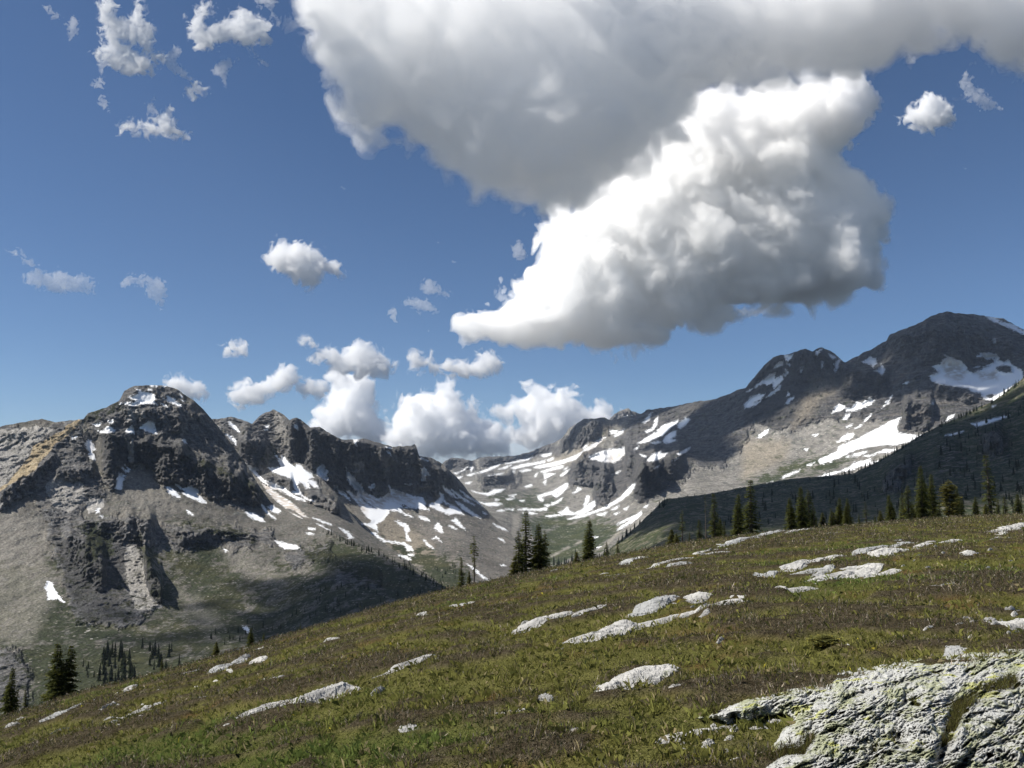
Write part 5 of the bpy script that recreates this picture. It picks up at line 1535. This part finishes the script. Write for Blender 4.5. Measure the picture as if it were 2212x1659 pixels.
def cloud(label, outline, Y, step=3.0, depth=1.0, maxd=90.0, amp=18.0, puff=60.0, mfp=9.0, seed=0.0, group=None,
          ragged=0.0, holes=(), col=(1, 1, 1), wshift=None, shell=0.0, flat=None, octs=5):
    """outline in raster units at distance Y, inflated in depth and broken up by billow noise"""
    P = np.asarray(outline, float)
    pad = amp * 1.2 + 12
    x0, y0 = P.min(0) - pad
    x1, y1 = P.max(0) + pad
    xs = np.arange(x0, x1, step)
    ys = np.arange(y0, y1, step)
    X, Yg = np.meshgrid(xs, ys, indexing='ij')
    s = poly_sdf(X, Yg, P)
    for h in holes:
        s = np.minimum(s, -poly_sdf(X, Yg, h))
    sm = np.minimum(s, maxd) if maxd else s
    T = maxd * np.sqrt(np.clip(1 - (1 - np.clip(sm, 0, maxd) / maxd) ** 2, 0, 1)) * depth   # half thickness
    wmax = T.max() + amp + 10
    ws = np.arange(-wmax, wmax + step, step * 1.15)
    sh = X.shape
    W0 = np.zeros(sh) if wshift is None else wshift(X, Yg)
    nx, ny, nz = sh[0], sh[1], len(ws)
    grid = np.empty((nx, ny, nz), np.float32)
    q = np.clip(s, -60, maxd)
    for k, w in enumerate(ws):
        wd = np.abs(w) / depth
        ins = maxd - np.sqrt(np.maximum(maxd - q, 0) ** 2 + wd ** 2)
        grid[:, :, k] = ins
    pts = lambda m: np.stack([X[m[0], m[1]] + W0[m[0], m[1]] * 0, Yg[m[0], m[1]], ws[m[2]]], 1)
    band = np.nonzero(np.abs(grid) < amp * 2.2 + 4)
    pp = pts(band) / puff + seed * 7.77
    # warp
    wv = np.stack([perlin(pp * 1.3 + 31.1), perlin(pp * 1.3 + 57.7), perlin(pp * 1.3 + 83.9)], 1)
    pw = pp + wv * (0.25 + 0.35 * ragged)
    b = fbm(pw, octs, 0.6, 2.07, 1)
    n = (b - 0.27) * 3.6
    if ragged:
        n = n * (1 - ragged * 0.5) + ragged * fbm(pw * 1.7 + 9, octs, 0.62, 2.1, 0) * 1.1
    low = fbm(pp * 0.42 + 3.3, 2, 0.5, 2.0, 0)
    grid[band] += amp * (n + low * 0.6 + 0.14)
    if flat is not None:
        fy = (flat - ys)[None, :, None] * 0.9 + 0 * grid
        grid = np.minimum(grid, fy + 0)
    for ax in range(3):
        sl = [slice(None)] * 3
        for e in (0, -1):
            sl[ax] = e
            grid[tuple(sl)] = np.minimum(grid[tuple(sl)], -1)
    K = Y / F

    def build(iso):
        V, Q = surface_nets(grid - iso)
        px = x0 + V[:, 0] * step
        py = y0 + V[:, 1] * step
        w = ws[0] + V[:, 2] * step * 1.15
        if wshift is not None:
            w = w + wshift(px, py)
        return unproj(px, py, Y + w * K), Q
    V, Q = build(0.0)
    base = V.mean(0)
    base[2] = V[:, 2].min()
    nm = "cloud"
    if shell > 0:
        m1 = vapour("cloud_edge_vapour", 0.45 / (mfp * K), col)
        m2 = vapour("cloud_vapour", 0.9 / (mfp * K), col)
        o = link(nm, mesh_from(nm, V - base, Q, [m1]), label=label, cat="cloud", group=group, loc=base)
        V2, Q2 = build(shell)
        link("core", mesh_from("core", V2 - base, Q2, [m2]), parent=o)
    else:
        o = link(nm, mesh_from(nm, V - base, Q, [vapour("cloud_vapour", 1.0 / (mfp * K), col)]), label=label, cat="cloud", group=group, loc=base)
    return o



def zp(k, ox, oy, *strs):
    out = []
    for t in strs:
        v = [float(q) for q in t.split()]
        out.append([(x * k + ox, y * k + oy) for x, y in zip(v[0::2], v[1::2])])
    return out


CL_B = zp(1, 0, 0, "1178 480 1230 430 1330 330 1450 250 1500 205 1580 190 1680 165 1800 165 1855 175 1880 230 1850 290 1820 330 1830 360 1880 410 1912 470 1905 560 1870 620 1800 645 1690 662 1560 668 1430 680 1370 700 1412 725 1380 742 1300 752 1180 745 1060 745 1025 730 990 690 1020 662 1075 668 1090 610 1150 570 1165 520")[0]
cloud("big bright cumulus with a grey flat base hanging above the valley", CL_B, 5200, step=3.0, depth=0.8, maxd=150, amp=46, puff=125, mfp=19, seed=1, shell=11, octs=6)
CL_A = zp(1, 0, 0, "612 -160 616 0 632 50 672 112 704 174 738 246 788 290 860 270 905 320 960 375 1000 400 1020 432 1100 440 1170 462 1250 440 1340 380 1480 310 1520 215 1640 180 1760 170 1850 168 1900 140 1960 105 2030 78 2090 92 2150 150 2230 178 2320 150 2400 60 2400 -160")[0]
cloud("huge dark grey cloud with a bright ragged left edge across the top of the sky", CL_A, 4100, step=3.4, depth=0.8, maxd=250, amp=52, puff=110, mfp=74, seed=2, shell=14, ragged=0.35, octs=6)
SC_ = "torn cloud scraps in the upper left sky"
RG_ = "thin cloud scraps in the right sky"
PF = "small fair weather puffs in mid sky"
HOR = "cumulus heads along the horizon"
K1 = (.372, 0, 0)
K4 = (.5208, 329, 603.4)
SMALL_CLOUDS = [
  ((1, 0, 0), "600 1000 640 930 720 900 820 915 900 930 1000 940 1100 930 1180 915 1300 900 1420 905 1450 960 1400 1020 600 1030", 22000, 4, HOR, "faint white veil of cloud low behind the cumulus heads", None),
  (K1, "575 20 640 0 670 40 690 90 740 100 780 60 790 0 820 20 830 90 870 130 900 180 905 230 880 250 900 290 960 330 900 360 880 420 820 440 740 430 650 400 590 430 555 350 560 310 620 240 610 180 580 110", 6000, 0, SC_, "largest torn white scrap high in the upper left sky", "700 250 760 235 820 280 850 330 790 305"),
  (K1, "940 345 1020 290 1060 300 1030 350 1060 420 1110 460 1050 440 1000 400", 6000, 1, SC_, "thin filament trailing right of the largest torn scrap", None),
  (K1, "1120 60 1150 10 1240 5 1265 40 1240 80 1220 60 1195 90 1200 170 1260 120 1340 80 1430 50 1490 90 1560 150 1545 220 1470 260 1400 240 1330 230 1250 260 1180 280 1150 270 1100 220", 6000, 0, SC_, "hook shaped white scrap left of the huge grey cloud", None),
  (K1, "1400 250 1480 280 1545 385 1500 360 1440 300", 6000, 1, SC_, "faint tail under the hook shaped scrap", None),
  (K1, "1245 400 1300 340 1380 350 1320 420 1310 500 1280 450", 6000, 1, SC_, "faint wisp hanging below the hook shaped scrap", None),
  (K1, "1095 520 1130 470 1170 490 1182 555 1130 557", 6000, 0, SC_, "little scrap below and left of the hook shaped one", None),
  (K1, "690 740 710 715 780 705 850 720 920 735 950 650 985 635 995 690 1030 740 1075 790 1000 785 920 780 860 772 700 772", 6000, 0, SC_, "tick shaped scrap below the largest torn one", None),
  (K1, "840 620 880 580 920 640 890 665", 6000, 1, SC_, "wisp above the tick shaped scrap", None),
  (K1, "385 180 420 115 447 125 442 190 400 225", 6000, 1, SC_, "small faint scrap near the upper left corner", None),
  (K1, "240 30 300 50 342 95 280 72", 6000, 1, SC_, "faintest smear in the upper left corner", None),
  (K1, "530 495 580 455 592 510 545 512", 6000, 1, SC_, "tiny scrap under the left end of the largest torn one", None),
  (K1, "572 575 620 578 628 632 600 642", 6000, 1, SC_, "tiny scrap above left of the tick shaped one", None),
  (K1, "1400 -30 1600 -30 1592 60 1622 135 1570 92 1550 30", 6000, 1, SC_, "narrow tail hanging from the top edge beside the huge cloud", None),
  (K1, "50 1460 90 1455 200 1530 250 1560 300 1605 350 1575 420 1605 480 1595 555 1640 540 1695 440 1702 300 1685 140 1645 150 1590 190 1560", 8000, 1, PF, "long wispy streak at the left edge above the left mountain", None),
  (K1, "720 1640 760 1600 840 1590 900 1605 958 1640 955 1720 930 1795 880 1740 850 1655 790 1660 730 1665", 8000, 1, PF, "comma shaped wisp above the left mountain", None),
  (K1, "1555 1510 1575 1420 1640 1400 1700 1408 1840 1445 1920 1500 1995 1595 1900 1580 1850 1655 1760 1655 1650 1615 1590 1565", 8000, 2, PF, "bright oval puff alone in the blue left of centre", None),
  (K4, "290 285 330 252 382 275 378 300 310 307", 11000, 2, PF, "tiny round puff above the left mountain's right shoulder", None),
  (K4, "640 248 700 280 760 275 780 290 830 268 890 258 935 290 985 345 978 382 920 392 850 387 780 392 740 362 680 332 690 300", 11000, 2, PF, "knobbly white puff above the jagged ridge", None),
  (K4, "1062 330 1080 308 1150 318 1180 342 1250 345 1330 350 1360 302 1400 303 1447 345 1420 377 1360 392 1250 392 1180 382 1130 372 1068 372", 11000, 2, PF, "bone shaped white puff above the valley", None),
  (K4, "305 482 380 418 430 428 480 438 520 372 560 362 602 400 592 440 530 462 480 472 460 512 370 527 340 512", 12000, 2, PF, "double puff low over the jagged ridge's left end", None),
  (K4, "595 460 640 422 700 422 732 455 700 482 650 497 620 492", 12000, 2, PF, "round puff between the double puff and the tall column", None),
  (K4, "55 420 110 402 160 432 225 458 232 487 150 502 100 482", 12000, 2, PF, "puff peeping over the left mountain's shoulder", None),
  (K4, "1115 40 1150 8 1190 28 1228 72 1180 62", 11000, 1, PF, "small slanting wisp left of the big cumulus", None),
  (K4, "1042 95 1130 82 1198 127 1110 128", 11000, 1, PF, "flat wisp beneath the small slanting one", None),
  (K4, "982 130 1005 112 1028 145 1000 158", 11000, 1, PF, "speck of cloud left of the flat wisp", None),
  (K4, "750 440 790 392 880 388 905 430 902 500 940 560 970 600 965 660 690 660 678 580 720 540 745 520", 17000, 3, HOR, "pale column of cloud rising behind the jagged ridge", None),
  (K4, "975 660 1000 550 1040 498 1110 472 1170 488 1200 458 1245 442 1282 480 1302 520 1350 550 1380 590 1440 588 1475 620 1460 690 1350 740 1080 740", 16000, 3, HOR, "tall cauliflower cumulus head behind the low end of the jagged ridge", None),
  (K4, "1430 540 1480 508 1530 498 1550 462 1610 448 1680 468 1740 472 1782 528 1850 545 1940 560 1930 610 1750 670 1600 680 1500 650 1560 600 1490 570", 18000, 3, HOR, "broad hazy cumulus behind the right valley ridge", None),
  ((1, 0, 0), "1942 264 1960 235 1985 228 2000 208 2030 212 2058 250 2052 268 2000 280", 6500, 2, RG_, "small scrap in the blue below the cloud at the upper right", None),
  ((1, 0, 0), "2066 180 2085 160 2108 188 2132 205 2168 237 2130 237 2090 212", 6500, 1, RG_, "faint slanting wisp near the right edge", None),
  ((1, 0, 0), "1598 671 1640 663 1678 672 1620 686", 7500, 1, RG_, "flat wisp just under the base of the big cumulus", None),
  ((1, 0, 0), "1103 537 1120 522 1134 550 1114 558", 7500, 1, RG_, "tiny scrap at the left side of the big cumulus", None),
]
STY = [dict(step=1.5, depth=0.6, maxd=20, amp=25, puff=26, mfp=20, ragged=0.85, octs=6, shell=4),
       dict(step=1.5, depth=0.5, maxd=12, amp=16, puff=18, mfp=30, ragged=0.9, octs=6),
       dict(step=1.7, depth=0.8, maxd=30, amp=24, puff=30, mfp=18, ragged=0.6, octs=6, shell=4),
       dict(step=2.1, depth=0.9, maxd=60, amp=30, puff=46, mfp=16, ragged=0.3, octs=6, shell=6),
       dict(step=2.6, depth=0.6, maxd=40, amp=18, puff=50, mfp=60, ragged=0.6, octs=4)]
for n, ((k, ox, oy), pg, Yd, sty, grp, lab, hole) in enumerate(SMALL_CLOUDS):
    cloud(lab, zp(k, ox, oy, pg)[0], Yd, seed=5 + n, group=grp, holes=zp(k, ox, oy, hole) if hole else (), **STY[sty])


def shade_cloud(label, c, r, seed, mfp=45.0):
    """a cumulus high above the camera's view, given in metres; it shades the slopes under it"""
    st = max(r) / 26.0
    ax = [np.arange(-q * 1.35, q * 1.35 + st, st) for q in r]
    A = np.meshgrid(*ax, indexing='ij')
    e = 1 - np.sqrt(sum((a / q) ** 2 for a, q in zip(A, r)))
    P = np.stack([a.ravel() for a in A], 1)
    n = fbm(P / (max(r) * 0.35) + seed * 9.1, 4, 0.55, 2.1, 1).reshape(e.shape)
    g = e + 1.5 * (n - 0.27) + 0.45 * fbm(P / (max(r) * 0.9) + seed * 5.3, 3).reshape(e.shape)
    for k in range(3):
        sl = [slice(None)] * 3
        for q in (0, -1):
            sl[k] = q
            g[tuple(sl)] = -1
    V, Q = surface_nets(g)
    V = V * st - np.array([q * 1.35 for q in r])
    link("cloud", mesh_from("cloud", V, Q, [vapour("cloud_vapour", 1.0 / mfp)]), label=label, cat="cloud", group="added shade clouds", loc=c)


def above(x, Y, z, alt):
    """where a cloud at height alt must float to shade the place (x, Y, z)"""
    s = (alt - z) / SUN_DIR[2]
    return (x + SUN_DIR[0] * s, Y + SUN_DIR[1] * s, alt)


shade_cloud("added unseen cumulus shading the wooded mountainside", above(640, 1330, 40, 1750), (580, 560, 170), 1)  # added clouds, unseen, set only for the shadows they throw
shade_cloud("small added unseen cumulus shading the foot of the left mountain", above(-165, 940, -110, 1500), (190, 190, 85), 2)
shade_cloud("broad added unseen cumulus shading the glacier peak", above(2080, 3560, 560, 3000), (620, 430, 170), 3)
shade_cloud("narrow added unseen cumulus shading the cliffs of the massif", above(800, 3900, 200, 3000), (170, 460, 110), 4)
# ------------------------------------------------------------------ the air of the valley
_bm = np.array([(x, y, z) for x in (-5200, 5200) for y in (-150, 9900) for z in (-900, 770)], float)
_bq = np.array([(0, 1, 3, 2), (4, 6, 7, 5), (0, 4, 5, 1), (2, 3, 7, 6), (0, 2, 6, 4), (1, 5, 7, 3)])
link("haze", mesh_from("haze", _bm, _bq, [vapour("valley_air", 2.1e-5, (0.62, 0.76, 1.0))], smooth=False), kind="stuff", label="faint blue haze filling the valley")
